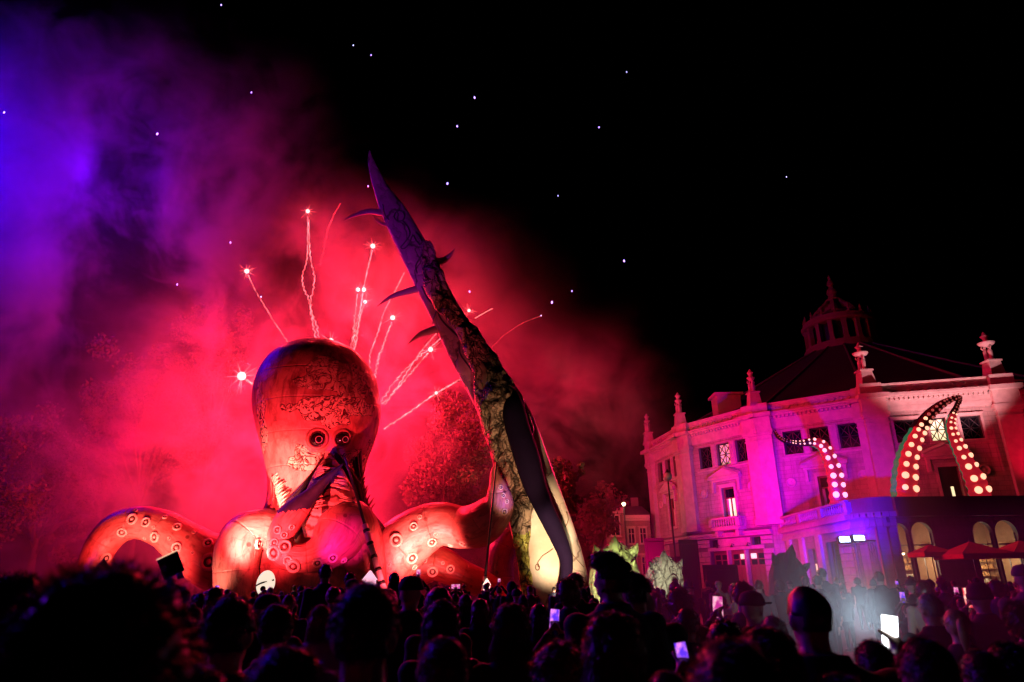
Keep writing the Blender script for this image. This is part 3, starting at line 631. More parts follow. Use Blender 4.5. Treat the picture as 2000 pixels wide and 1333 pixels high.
# a block with a chamfered face
mbk = MB(); vs = [(-.5, 0, -.5), (.5, 0, -.5), (.5, 0, .5), (-.5, 0, .5), (-.46, .09, -.44), (.46, .09, -.44), (.46, .09, .44), (-.46, .09, .44)]
mbk.add(vs, [(4, 5, 6, 7), (0, 1, 5, 4), (1, 2, 6, 5), (2, 3, 7, 6), (3, 0, 4, 7)]); block_me = mbk.mesh('stone_block'); block_me.materials.append(M_block)
def blocks(M, areas, parent, bw=1.02, bh=.46, off=0):
    """courses of rusticated blocks within the areas, skipping nothing: areas already exclude the openings"""
    for (a, c_, b_, e) in areas:
        rows_ = max(1, round((e - c_) / bh)); 
        for r in range(rows_):
            z = c_ + (r + .5) * (e - c_) / rows_; n_ = max(1, round((b_ - a) / bw)); st = a; ed = b_
            cuts = [a + (b_ - a) * k / n_ for k in range(n_ + 1)]
            if r % 2 and n_ > 1: cuts = [a] + [a + (b_ - a) * (k + .5) / n_ for k in range(n_)] + [b_]
            for x0, x1 in zip(cuts, cuts[1:]):
                inst('stone_block', block_me, M @ Matrix.Translation(((x0 + x1) / 2, .012 + random.uniform(0, .02) + off, z)) @ Matrix.Diagonal((x1 - x0 - .025, 1, (e - c_) / rows_ - .025, 1)), parent)
def statue(x, y, z, s_, parent, bowl=False):
    """corner ornament: pedestal, clustered figures carrying a basin and a lidded urn"""
    T = Matrix.Translation((x, y, z)) @ Matrix.Scale(s_, 4)
    root = empty('roof_statue', (x, y, z), None, None)
    mb = MB(); mb.box((0, 0, .15), (1.7, 1.7, .3), T); mb.box((0, 0, 1.05), (1.5, 1.5, 1.5), T, taper=.78); mb.box((0, 0, 1.88), (1.45, 1.45, .16), T); ped = mb.obj('pedestal', M_trim, parent)
    mb = MB()
    for k in range(3):
        a = k * 2.09 + .5; cx, cy = .26 * math.cos(a), .26 * math.sin(a)
        mb.tube([T @ Vector((cx, cy, 1.95)), T @ Vector((cx * 1.1, cy * 1.1, 2.5)), T @ Vector((cx, cy, 2.95)), T @ Vector((cx * .9, cy * .9, 3.3))], [.24 * s_, .20 * s_, .24 * s_, .12 * s_], 8)
        mb.ball(T @ Vector((cx * .95, cy * .95, 3.42)), .13 * s_, 8, 6)
        mb.tube([T @ Vector((cx * 1.4, cy * 1.4, 3.2)), T @ Vector((cx * 2.1, cy * 2.1, 3.35)), T @ Vector((cx * 1.9, cy * 1.9, 3.62))], [.08 * s_, .07 * s_, .05 * s_], 6)
    mb.obj('figure', M_trim, parent, True)
    mb = MB(); r_ = .82 if bowl else .52
    mb.lathe([(.18, 3.5), (.3, 3.58), (r_ * .8, 3.72), (r_, 3.92), (r_ * .98, 3.98), (.3, 4.0), (.24, 4.2), (.3, 4.5), (.42, 4.62), (.42, 4.68), (.26, 4.74), (.2, 4.95), (.1, 5.1), (.02, 5.2)], 16, M=T); mb.obj('basin', M_trim, parent, True)
    bpy.data.objects.remove(root)
ZT = 16.4
def entab(M, W, parent, off=0.0, e0=0.0, e1=0.0):
    a, b_ = -e0, W + e1
    mb = MB(); mb.bb((a, off, 14.55), (b_, off + .12, 14.95), M); mb.bb((a, off, 14.95), (b_, off + .10, 15.62), M); mb.bb((a, off, 15.62), (b_, off + .48, 15.78), M); mb.bb((a, off, 15.78), (b_, off + .62, 15.96), M)
    mb.bb((a, off - .3, 15.96), (b_, off + .42, 16.0 + .02), M); mb.bb((a, off - .3, 16.02), (b_, off + .08, 16.75), M); mb.bb((a, off - .34, 16.75), (b_, off + .16, 16.88), M)
    o = mb.obj('cornice', M_trim, parent)
    mb = MB(); k = a + .15
    while k < b_ - .1: mb.bb((k, off + .1, 15.42), (k + .2, off + .34, 15.62), M); k += .36
    mb.obj('dentils', M_trim, o, kind='stuff')
    mb = MB(); k = a + .4                                   # pattern of rounds and lozenges along the parapet
    j = 0
    while k < b_ - .3:
        V = Matrix.Translation((0, 0, 0)); cc = Vector((k, off + .1, 16.36))
        if j % 2: mb.lathe([(.22, 0), (.22, .05), (.14, .05), (.14, 0)], 10, M=M @ Matrix.Translation(cc) @ Matrix.Rotation(-math.pi / 2, 4, 'X'), cap=False)
        else: mb.lathe([(.26, 0), (.24, .06), (.05, .06)], 4, M=M @ Matrix.Translation(cc) @ Matrix.Rotation(-math.pi / 2, 4, 'X'), cap=False)
        k += .62; j += 1
    mb.obj('parapet_ornament', M_trim, o, kind='stuff')
def pilaster(M, u, parent, w_=1.5, z0=6.3, off=0.0):
    mb = MB(); d = .42 + off
    mb.bb((u - w_ / 2, off, z0), (u + w_ / 2, d, 14.0), M); mb.bb((u - w_ / 2 - .08, off, z0), (u + w_ / 2 + .08, d + .08, z0 + .5), M)
    mb.bb((u - w_ / 2 - .06, off, 13.55), (u + w_ / 2 + .06, d + .06, 13.65), M); mb.bb((u - w_ / 2 - .12, off, 14.0), (u + w_ / 2 + .12, d + .12, 14.2), M); mb.bb((u - w_ / 2 - .2, off, 14.2), (u + w_ / 2 + .2, d + .2, 14.5), M)
    mb.bb((u - w_ / 2 - .1, off, 14.5), (u + w_ / 2 + .1, d + .15, 15.62), M); mb.bb((u - w_ / 2 - .3, off, 15.62), (u + w_ / 2 + .3, d + .55, 15.97), M); mb.bb((u - w_ / 2, off - .2, 15.97), (u + w_ / 2, d + .1, 16.9), M)
    return mb.obj('pilaster', M_trim, parent)
W_ = face(1)[1]
def roundel(M, u, z, parent, off=0):
    MB().lathe([(.42, 0), (.42, .1), (.34, .12), (.32, .04), (.1, .1), (.001, .12)], 18, M=M @ Matrix.Translation((u, off, z)) @ Matrix.Rotation(-math.pi / 2, 4, 'X'), cap=False).obj('roundel', M_trim, parent, True)
def upper(i, off=0, lits=(None, None, None), wins=((2.05, 3.6), (4.3, 5.85), (6.6, 8.15)), door=True, shift=0, z0=6.2):
    M, W = face(i, off)
    holes = [(a, 12.1, b_, 14.15) for a, b_ in wins]; dr = (4.35, 7.2, 5.85, 10.0)
    if door: holes.append(dr)
    wl = wall(M, W, z0, ZT, holes, 'upper_wall', circus, M_stone)
    for (a, b_), l in zip(wins, lits): lattice_window(M, a, 12.1, b_, 14.15, wl, l)
    mb = MB(); mb.bb((wins[0][0] - .35, 0, 11.75), (wins[2][1] + .35, .10, 11.92), M); mb.bb((wins[0][0] - .3, 0, 14.15 + .12), (wins[2][1] + .3, .08, 14.3), M)
    for (a, b_), (c_, e) in zip(wins, wins[1:]):
        mb.bb((b_ + .12, 0, 12.0), (c_ - .12, .09, 14.2), M); 
        for k in range(4): x = b_ + .18 + k * (c_ - b_ - .36) / 3.3; mb.bb((x, .09, 12.2), (x + .06, .13, 14.0), M)
    mb.obj('window_band', M_trim, wl)
    if door:
        surround(M, *dr, wl); pediment(M, 5.1, 11.0, 3.7, wl)
        roundel(M, 2.2, 9.7, wl); roundel(M, 7.9, 9.8, wl)
    entab(M, W, circus); return M, W, wl
# face 0 (seen very obliquely on the left), 1, 2, 3 (front pavilion) and 4
M0, W0, w0 = upper(0, lits=(None, None, None)); M1, W1, w1 = upper(1, lits=(None, M_litdim, None)); M2, W2, w2 = upper(2, lits=(None, None, None))
M4, W4, w4 = upper(4)
Mm, Wm = face(-1); wall(Mm, Wm, 0, ZT, [], 'upper_wall', circus, M_stone); entab(Mm, Wm, circus)
for i in (5, 6, 7, 8, 9, 10, 11, 12, 13, 14): Mx, Wx = face(i); wall(Mx, Wx, 0, ZT, [], 'upper_wall', circus, M_stone)
# tall lit french window with balcony on face 1
def french(M, parent, lit):
    f = MB(); 
    for q in ((4.35, 7.2, 4.47, 10.0), (5.73, 7.2, 5.85, 10.0), (4.47, 9.88, 5.73, 10.0), (4.47, 9.0, 5.73, 9.1), (5.04, 7.2, 5.16, 9.0)): f.bb((q[0], -.4, q[1]), (q[2], -.3, q[3]), M)
    w_ = f.obj('window', M_woodr, parent)
    MB().bb((4.47, -.48, 7.2), (5.73, -.44, 9.0), M).obj('pane', lit, w_); MB().bb((4.47, -.48, 9.1), (5.73, -.44, 9.88), M).obj('pane', M_glass, w_)
    mb = MB(); mb.bb((4.5, -.42, 7.22), (4.72, -.40, 8.98), M); mb.bb((5.48, -.42, 7.22), (5.70, -.40, 8.98), M); mb.obj('curtain', M_curt, w_); return w_
french(M1, w1, M_lit)
french(M2, w2, M_glass); french(M0, w0, M_glass)
cbal = MB(); cbal.bb((3.5, 0, 6.12), (6.7, 1.05, 6.3), M1); cbal.box((3.9, .45, 5.85), (.35, .8, .5), M1); cbal.box((6.3, .45, 5.85), (.35, .8, .5), M1); balc = cbal.obj('balcony', M_trim, circus)
pA = M1 @ Vector((3.55, .92, 0)); pB = M1 @ Vector((6.65, .92, 0)); balustrade(pA, pB, 6.3, balc, 1, 'balustrade', .26)
balustrade(M1 @ Vector((3.6, .0, 0)), pA, 6.3, balc, 1, 'balustrade', .3); balustrade(pB, M1 @ Vector((6.6, 0, 0)), 6.3, balc, 1, 'balustrade', .3)
for M, i in ((M0, 0), (M1, 1), (M2, 2), (M4, 4)):
    for u in (.55, W_ - .55): pilaster(M, u, circus, 1.3)
# string course + ground floor of face 1 with three garage doors
for M in (M0, M1):
    mb = MB(); mb.bb((0, 0, 5.75), (W_, .32, 5.95), M); mb.bb((0, 0, 5.55), (W_, .18, 5.75), M); mb.obj('string_course', M_trim, circus)
gh = [(2.2, 0, 8.2, 4.4), (2.25, 4.75, 3.15, 5.4), (7.1, 4.75, 8.05, 5.4)]
g1 = wall(M1, W1, 0, 6.2, gh, 'ground_wall', circus, M_joint)
blocks(M1, [(0, .15, 2.15, 4.4), (8.25, .15, W_, 4.4), (0, 4.75, 2.2, 5.45), (8.1, 4.75, W_, 5.45)], g1)
MB().bb((3.3, 0, 4.75), (6.95, .06, 5.42), M1).obj('name_board', M_trim, g1)
mb = MB(); mb.bb((2.0, 0, 4.4), (8.4, .14, 4.7), M1); mb.bb((4.12, -.5, 0), (4.30, .05, 4.4), M1); mb.bb((6.1, -.5, 0), (6.28, .05, 4.4), M1); mb.obj('door_frame', M_trim, g1)
for a in (2.25, 4.35, 6.33):
    d_ = MB().bb((a, -.42, 0), (a + 1.8, -.34, 4.38), M1).obj('garage_door', M_woodr, g1)
    for k in range(2):
        for z in (3.1, 3.62): MB().bb((a + .2 + k * .8, -.345, z), (a + .8 + k * .8, -.325, z + .42), M1).obj('pane', M_lit if (a, k, z) in ((4.35, 1, 3.62), (6.33, 0, 3.62)) else M_glass, d_)
    mb = MB(); 
    for k in range(4): mb.bb((a + .05 + k * .45, -.34, .1), (a + .08 + k * .45, -.31, 2.9), M1)
    mb.obj('door_trim', M_woodr, d_)
for a, b_ in ((2.25, 3.15), (7.1, 8.05)):
    w_ = MB().bb((a, -.36, 4.75), (b_, -.32, 5.4), M1).obj('window', M_glass, g1)
    mb = MB(); mb.bb(((a + b_) / 2 - .02, -.32, 4.75), ((a + b_) / 2 + .02, -.28, 5.4), M1); mb.obj('glazing_bar', M_iron, w_)
for u in (3.4, 5.1, 6.9): mb = MB(); mb.tube([M1 @ Vector((u, 0, 4.85)), M1 @ Vector((u, .35, 4.95)), M1 @ Vector((u, .42, 4.8))], [.03] * 3, 6); mb.lathe([(.05, 0), (.14, -.16)], 8, M=M1 @ Matrix.Translation((u, .42, 4.8))); mb.obj('lamp_bracket', M_iron, g1)
g0 = wall(M0, W0, 0, 6.2, [(3.6, 0, 6.6, 4.2)], 'ground_wall', circus, M_joint); blocks(M0, [(0, .15, 3.5, 5.45), (6.7, .15, W_, 5.45)], g0, 1.3, .6)
MB().bb((3.6, -.42, 0), (6.6, -.36, 4.2), M0).obj('door', M_woodd, g0)
g2 = wall(M2, W2, 0, 6.2, [], 'ground_wall', circus, M_stone); g4 = wall(M4, W4, 0, 6.2, [], 'ground_wall', circus, M_stone)
# front pavilion, one metre proud
M3, W3 = face(3, 1.0); wn = ((1.2, 2.95), (3.75, 5.0), (6.0, 7.5))
w3 = wall(M3, W3, 0, ZT, [(a, 11.95, b_, 13.8) for a, b_ in wn] + [(3.65, 7.0, 5.1, 9.9)], 'pavilion_wall', circus, M_stone)
for k, (a, b_) in enumerate(wn): lattice_window(M3, a, 11.95, b_, 13.8, w3, M_lit if k == 1 else None); surround(M3, a, 11.95, b_, 13.8, w3, .16, .08)
pediment(M3, 4.4, 10.9, 3.4, w3); roundel(M3, 1.9, 9.5, w3); roundel(M3, 6.9, 9.5, w3); surround(M3, 3.65, 7.0, 5.1, 9.9, w3, .2)
dd = MB().bb((3.65, -.42, 7.0), (5.1, -.36, 9.9), M3).obj('door', M_woodd, w3); MB().bb((4.4, -.36, 7.3), (4.6, -.34, 8.4), M3).obj('pane', M_lit, dd)
entab(M3, W3, circus); 
for u in (-.1, W_ + .1 - .0): pilaster(M3, u, circus, 1.7, 0)
mb = MB(); 
for u in (0, W3): mb.bb((u - .02, -1.2, 0), (u + .02, 0, 16.0), M3)
mb.obj('pavilion_return', M_stone, circus)
for u in (1.9, 4.2, 6.4): mb = MB()
# roof, drum, dome
mb = MB(); n_ = 16; vs = []; prof = [(BR - .6, 16.6), (BR - 2.0, 17.2), (13, 22.1), (4.3, 27.0)]
for r_, z in prof:
    for i in range(n_): c_ = corner(i, r_); vs.append((c_.x, c_.y, z))
mb.add(vs, [(j * n_ + i, j * n_ + (i + 1) % n_, (j + 1) * n_ + (i + 1) % n_, (j + 1) * n_ + i) for j in range(3) for i in range(n_)])
rf = mb.obj('roof', M_slate, circus)
for i in range(0, 7):
    MB().tube([Vector((corner(i, r_).x, corner(i, r_).y, z + .06)) for r_, z in prof[1:]], [.16, .13, .11], 5).obj('roof_ridge', simple('roof_lead', (.10, .09, .10), .5) if i == 0 else bpy.data.materials['roof_lead'], rf)
mb = MB(); c_ = corner(1.3, 20); Tm = Matrix.Translation((c_.x, c_.y, 18.6)); mb.box((0, 0, 0), (2.4, 2.0, 2.0), Tm); mb.box((0, 0, 1.1), (2.9, 2.5, .25), Tm); mb.obj('chimney', M_block, rf)
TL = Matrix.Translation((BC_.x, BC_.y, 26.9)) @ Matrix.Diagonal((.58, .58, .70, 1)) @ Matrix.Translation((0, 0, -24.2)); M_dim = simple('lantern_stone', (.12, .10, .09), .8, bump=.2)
lan = MB().lathe([(7.4, 24.2), (7.4, 25.2), (7.0, 25.3), (7.0, 25.6)], 32, M=TL).obj('lantern', M_dim, circus)
MB().lathe([(5.6, 25.5), (5.6, 29.0)], 32, M=TL).obj('drum', M_glass, lan)
for k in range(16):
    a = 2 * math.pi * k / 16 + .1; q = Vector((6.4 * math.cos(a), 6.4 * math.sin(a), 0)); Tk = TL @ Matrix.Translation(q) @ Matrix.Rotation(a, 4, 'Z')
    mb = MB(); mb.box((0, 0, 27.2), (.9, .8, 3.3), Tk); mb.box((0, 0, 28.85), (1.05, 1.0, .3), Tk); mb.box((0, 0, 25.8), (1.05, 1.0, .4), Tk); mb.obj('column', M_dim, lan)
MB().lathe([(6.9, 29.0), (7.2, 29.15), (7.3, 29.5), (6.7, 29.55), (6.7, 30.3), (6.2, 30.35), (5.0, 31.0), (4.2, 31.6), (3.4, 31.9), (3.2, 32.5), (2.6, 32.6), (2.3, 33.2)], 32, M=TL).obj('dome', M_dim, lan)
MB().lathe([(1.9, 33.2), (1.5, 33.4), (1.3, 34.2), (1.6, 34.5), (1.0, 34.8), (.8, 35.4), (1.1, 35.8), (.9, 36.4), (.5, 36.7), (.45, 37.1), (.75, 37.4), (.55, 38.0), (.25, 38.4), (.3, 38.8), (.02, 39.3)], 16, M=TL).obj('finial', M_dim, lan)
for k in range(16):
    a = 2 * math.pi * k / 16 + .3; mb = MB(); mb.lathe([(.3, 30.3), (.34, 30.5), (.16, 30.7), (.28, 31.0), (.12, 31.4), (.02, 31.7)], 8, M=TL @ Matrix.Translation((6.5 * math.cos(a), 6.5 * math.sin(a), 0))); mb.obj('urn', M_dim, lan)
for k in range(8):
    a = 2 * math.pi * k / 8 + .3; mb = MB(); mb.tube([TL @ Vector((4.4 * math.cos(a), 4.4 * math.sin(a), 31.2)), TL @ Vector((3.6 * math.cos(a), 3.6 * math.sin(a), 32.4)), TL @ Vector((2.4 * math.cos(a), 2.4 * math.sin(a), 33.0)), TL @ Vector((1.8 * math.cos(a), 1.8 * math.sin(a), 34.0))], [.45, .35, .4, .2], 6); mb.obj('volute', M_dim, lan)
ssc = .78
for i in (0, 1, 2, 3, 4):
    c_ = corner(i, BR + (.0 if i < 3 else .5)); statue(c_.x, c_.y, 16.75, ssc * (1.0 if i in (3, 4) else .9), circus, i in (3, 4))

# ------------------------------------------------------------ café annex with terrace in front of the hall
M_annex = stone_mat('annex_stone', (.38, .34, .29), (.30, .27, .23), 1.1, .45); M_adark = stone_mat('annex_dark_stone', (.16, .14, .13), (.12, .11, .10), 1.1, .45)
annex = empty('cafe_annex', (30, 50, 0), 'low terrace annex with arched cafe windows in front of the circus hall', 'cafe')
ZA = 5.85
A0, A1 = Vector((22.9, 60.5, 0)), Vector((22.7, 47.6, 0)); A2, A3 = Vector((24.6, 45.6, 0)), Vector((46, 47.2, 0))
def seg(a, b_): u = (b_ - a).normalized(); M = Matrix((u, Vector((u.y, -u.x, 0)), Vector((0, 0, 1)))).transposed().to_4x4(); M.translation = a; return M, (b_ - a).length
Ms, Ws = seg(A0, A1); Mf, Wf = seg(A2, A3)
sh = [(4.6, 0, 6.0, 4.0), (8.2, 0, 10.4, 4.3)]
sw = wall(Ms, Ws, 0, ZA, sh, 'side_wall', annex, M_annex, .5)
blocks(Ms, [(10.5, .15, Ws, 4.3), (6.8, .15, 7.6, 4.3)], sw, 1.1, .48)
mb = MB(); mb.bb((0, 0, 4.9), (Ws, .2, 5.15), Ms); mb.bb((0, 0, 5.15), (Ws, .1, 5.5), Ms); mb.bb((0, 0, 5.5), (Ws, .42, ZA), Ms); mb.obj('cornice', M_trim, annex)
for u in (1.2, 3.9, 7.2): MB().bb((u - .4, 0, 0), (u + .4, .22, 4.9), Ms).obj('pilaster', M_trim, annex)
dn = MB().bb((4.6, -.45, 0), (6.0, -.4, 4.0), Ms).obj('door', M_woodd, sw); MB().bb((4.8, -.4, 1.6), (5.2, -.37, 2.9), Ms).obj('pane', M_lit, dn); MB().bb((5.5, -.4, 1.6), (5.8, -.37, 3.0), Ms).obj('pane', M_litdim, dn); MB().bb((4.75, -.4, 3.2), (5.85, -.37, 3.9), Ms).obj('pane', M_glass, dn)
dn = MB().bb((8.2, -1.4, 0), (10.4, -1.35, 4.3), Ms).obj('door', M_woodd, sw); MB().bb((8.4, -1.35, 1.4), (10.2, -1.32, 3.2), Ms).obj('pane', M_litdim, dn); MB().bb((8.5, -1.3, 2.6), (9.6, -1.28, 2.75), Ms).obj('tube_lamp', M_lit, dn)
for u in (8.2, 9.2, 10.3): MB().bb((u, -.1, 0), (u + .12, .0, 4.3), Ms).obj('door_frame', M_iron, sw)
# rounded corner
mb = MB(); cpts = [A1 + (A2 - A1) * t + Vector((-.45, -.45, 0)) * math.sin(math.pi * t) for t in [k / 8 for k in range(9)]]
for z0, z1, o_ in ((0, 4.9, 0), (4.9, 5.15, .2), (5.15, 5.5, .1), (5.5, ZA, .42)):
    for p, q in zip(cpts, cpts[1:]):
        u = (q - p).normalized(); n2_ = Vector((u.y, -u.x, 0)) * o_; up_ = Vector((0, 0, 1))
        mb.add([p + n2_ + up_ * z0, q + n2_ + up_ * z0, q + n2_ + up_ * z1, p + n2_ + up_ * z1], [(0, 1, 2, 3)], 0, [(0, z0 + .01), (.4, z0), (.4, z1), (0, z1)])
mb.obj('corner_wall', M_annex, annex)
# front with round arches: (u0, u1) openings
arches = []
for x0, x1 in ((1746, 1785), (1790, 1832), (1912, 1952), (1956, 2000)):
    def uat(px):
        d = ray(px, 1090); n_ = Vector((Mf[0][1], Mf[1][1], 0)); a_ = Mf.translation; t = (a_ - CAM).dot(n_) / d.dot(n_); return ((CAM + d * t) - a_).dot(Vector((Mf[0][0], Mf[1][0], 0)))
    arches.append((uat(x0), uat(x1)))
zs_ = 4.45
holes = [(a, .9, b_, zs_ + (b_ - a) / 2) for a, b_ in arches]
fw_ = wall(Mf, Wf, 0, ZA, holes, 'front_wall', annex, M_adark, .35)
V = lambda u, d, z: Mf @ Vector((u, d, z))
for a, b_ in arches:
    r_ = (b_ - a) / 2; cx = (a + b_) / 2; N = 8
    for s_ in (-1, 1):
        mb = MB()
        pts = [(cx + s_ * r_ * math.cos(t), zs_ + r_ * math.sin(t)) for t in [math.pi / 2 * k / N for k in range(N + 1)]]
        for p, q in zip(pts, pts[1:]):
            cz = zs_ + r_; e = cx + s_ * r_
            mb.add([V(p[0], 0, p[1]), V(q[0], 0, q[1]), V(e, 0, cz)], [(0, 1, 2) if s_ > 0 else (2, 1, 0)]); mb.add([V(p[0], 0, p[1]), V(q[0], 0, q[1]), V(q[0], -.35, q[1]), V(p[0], -.35, p[1])], [(0, 1, 2, 3)])
        mb.obj('arch_spandrel', M_adark, fw_)
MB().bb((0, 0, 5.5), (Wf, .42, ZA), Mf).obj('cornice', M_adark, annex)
mb = MB(); mb.add([A0 + Vector((0, 0, ZA)), A1 + Vector((0, 0, ZA)), A2 + Vector((0, 0, ZA)), A3 + Vector((0, 0, ZA)), Vector((46, 60, ZA))], [(0, 1, 2, 3, 4)]); mb.obj('terrace_floor', M_joint, annex)
balustrade(A0 + Vector((-.1, 0, 0)), A1 + Vector((-.1, 0, 0)), ZA + .02, annex, 3, 'balustrade', .36)
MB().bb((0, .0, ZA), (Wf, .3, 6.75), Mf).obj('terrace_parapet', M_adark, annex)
mb = MB()
for p, q in zip(cpts, cpts[1:]):
    up_ = Vector((0, 0, 1)); mb.add([p + up_ * ZA, q + up_ * ZA, q + up_ * 6.8, p + up_ * 6.8], [(0, 1, 2, 3)])
    u = (q - p).normalized(); n2_ = Vector((-u.y, u.x, 0)) * .3; mb.add([p + up_ * 6.8, q + up_ * 6.8, q + n2_ + up_ * 6.8, p + n2_ + up_ * 6.8], [(0, 1, 2, 3)])
mb.obj('terrace_parapet', M_annex, annex)
# bakery interior behind each pair of arches
M_wood = simple('shelf_wood', (.40, .22, .10), .6); M_loaf = simple('bread', (.55, .30, .12), .7, var=.4, scale=9); M_jar = simple('pale_goods', (.7, .62, .5), .5, var=.5, scale=12); M_lamp = glow('shop_lamp_glow', (1, .72, .38), 9)
for gi, (g0_, g1_) in enumerate(((0, 1), (2, 3))):
    a = arches[g0_][0] - .5; b_ = arches[g1_][1] + .5
    mb = MB(); mb.bb((a, -3.6, .2), (b_, -3.5, 5.7), Mf); mb.bb((a, -3.5, .1), (b_, -.36, .2), Mf); mb.bb((a, -3.5, 5.6), (b_, -.36, 5.7), Mf); mb.bb((a - .1, -3.5, .2), (a, -.36, 5.6), Mf); mb.bb((b_, -3.5, .2), (b_ + .1, -.36, 5.6), Mf); rm = mb.obj('room', M_bakery, fw_)
    for z in (1.35, 1.8, 2.25, 2.7):
        shf = MB().bb((a + .2, -3.4, z), (b_ - .2, -2.95, z + .05), Mf).obj('shelf', M_wood, fw_)
        mb = MB(); x = a + .3
        while x < b_ - .3:
            w_ = random.uniform(.10, .24); h_ = random.uniform(.12, .30)
            if random.random() < .85: mb.box((x, -3.15, z + .05 + h_ / 2), (w_, .24, h_), Mf, taper=random.uniform(.6, 1))
            x += w_ + random.uniform(.02, .08)
        mb.obj('goods', random.choice([M_loaf, M_jar]), shf, kind='stuff')
    MB().bb((a + .2, -1.6, .2), (b_ - .2, -1.0, 1.15), Mf).obj('counter', M_wood, fw_)
    for k in range(3):
        u = a + .9 + k * (b_ - a - 1.8) / 2; pz = 3.3
        f_ = MB().lathe([(.05, .22), (.10, .16), (.28, .02), (.30, 0)], 14, M=Mf @ Matrix.Translation((u, -1.5, pz)), cap=False).obj('pendant_lamp', M_iron, fw_, True)
        MB().ball(Mf @ Vector((u, -1.5, pz - .02)), (.25, .25, .09), 10, 6).obj('bulb', M_lamp, f_)
    pm = Mf @ Vector(((a + b_) / 2, -1.4, 2.8)); lamp('shop_light', 'POINT', pm, (1, .76, .52), 260 if gi == 0 else 200, shadow_soft_size=.3)
for k, (a, b_) in enumerate(arches):
    mb = MB(); cx = (a + b_) / 2; mb.bb((cx - .02, -.3, .9), (cx + .02, -.25, 3.7), Mf); mb.bb((a, -.3, 3.7), (b_, -.24, 3.78), Mf); mb.bb((a, -.3, .9), (a + .06, -.24, zs_), Mf); mb.bb((b_ - .06, -.3, .9), (b_, -.24, zs_), Mf); mb.obj('window_frame', M_iron, fw_)
# parasols
M_paras = simple('parasol_red_cloth', (.42, .05, .04), .8, var=.15)
def parasol(px, py, Y, r_, label):
    t = P(px, py, Y); root = empty('parasol', (t.x, t.y, 0), label, 'parasol', 'red parasols on the cafe terrace')
    mb = MB(); e = t.z - r_ * .42; vs = [t] + [Vector((t.x + r_ * 1.2 * math.cos(a), t.y + r_ * 1.2 * math.sin(a), e)) for a in [math.pi / 4 + k * math.pi / 2 for k in range(4)]]
    mb.add(vs, [(0, i, i % 4 + 1) for i in (1, 2, 3, 4)]); bt = [q - Vector((0, 0, .03)) for q in vs]; mb.add(bt, [(0, i % 4 + 1, i) for i in (1, 2, 3, 4)])
    for i in range(4):
        p, q = vs[1 + i], vs[1 + (i + 1) % 4]; mb.add([p, q, q - Vector((0, 0, .25)), p - Vector((0, 0, .25))], [(0, 1, 2, 3)])
    mb.obj('canopy', M_paras, root); MB().tube([Vector((t.x, t.y, 0)), t + Vector((0, 0, .12))], [.035, .03], 8).obj('pole', M_iron, root)
    mb = MB()
    for q in vs[1:]: mb.tube([t - Vector((0, 0, .08)), q + Vector((0, 0, .02))], [.02, .015], 5)
    mb.obj('ribs', M_iron, root, kind='stuff')
parasol(1815, 1064, 43, 1.1, 'red parasol nearest the pair of lit arches'); parasol(1893, 1058, 41.5, 1.7, 'red parasol in the middle of the row, between the arch pairs'); parasol(1990, 1056, 41.5, 1.7, 'red parasol at the right end, under the far arches')
# ------------------------------------------------------------ glowing tentacles on the terrace
M_tr = glow('lit_red_fabric', (1, .02, .05), .30, (.5, .02, .03)); M_trd = simple('dull_red_fabric', (.14, .01, .015), .6); M_gr = glow('lit_green_fabric', (.0, .5, .22), .22, (.02, .3, .12)); M_grd = simple('dull_green_fabric', (.02, .07, .05), .6)
M_cup2 = glow('lit_cup', (1, .42, .26), 1.9); M_cupd = glow('dim_cup', (1, .14, .12), .35)
def led(path, label, nsuck, Y, dim_from, side):
    pts = [P(p[0], p[1], Y) for p in path]; rd = [p[2] * S(p[0], p[1], Y) for p in path]
    root = empty('glowing_tentacle', tuple(pts[0]), label, 'inflatable tentacle', 'glowing tentacles on the terrace')
    sp_, sr = spline(pts, rd, 10); k = int(len(sp_) * dim_from)
    wb = lambda i, j: 1 + .07 * math.cos(i * 2 * math.pi / 5)
    MB().tube([q + Vector((0, -.12, 0)) for q in sp_[:k + 1]], sr[:k + 1], 16, .8, wob=wb).obj('lit_body', M_tr, root, True)
    if k < len(sp_) - 2: MB().tube([q + Vector((0, -.12, 0)) for q in sp_[k:]], sr[k:], 16, .8, wob=wb).obj('tip', M_trd, root, True)
    off = lambda i: Vector((side * sr[i] * .28, .22, 0))
    MB().tube([sp_[i] + off(i) for i in range(k + 1)], [x * .98 for x in sr[:k + 1]], 14, .8, wob=wb).obj('green_back', M_gr, root, True)
    if k < len(sp_) - 2: MB().tube([sp_[i] + off(i) for i in range(k, len(sp_))], [x * .98 for x in sr[k:]], 14, .8).obj('green_tip', M_grd, root, True)
    L = [0]
    for p, q in zip(sp_, sp_[1:]): L.append(L[-1] + (q - p).length)
    pos = sr[0] * .8
    while pos < L[-1] - .2:
        i = next(j for j, l in enumerate(L) if l >= pos); p = sp_[i]; r_ = sr[i]; t = (sp_[min(i + 1, len(sp_) - 1)] - sp_[i - 1]).normalized(); a = t.cross(Vector((0, 1, 0))).normalized()
        for s_ in (-1, 1):
            mb = MB(); MM = basis(p + a * r_ * .5 * s_ + Vector((0, -.12 - r_ * .66, 0)), Vector((a.x * s_ * .35, -1, -.1)), r_ * .33 * random.uniform(.86, 1.12))
            mb.lathe([(.8, -.3), (1, .3), (.92, .55), (.6, .42), (.001, .38)], 14, M=MM, cap=False); mb.obj('cup', M_cup2 if L[i] < L[-1] * nsuck else M_cupd, root, True)
        pos += r_ * 1.12 + .05
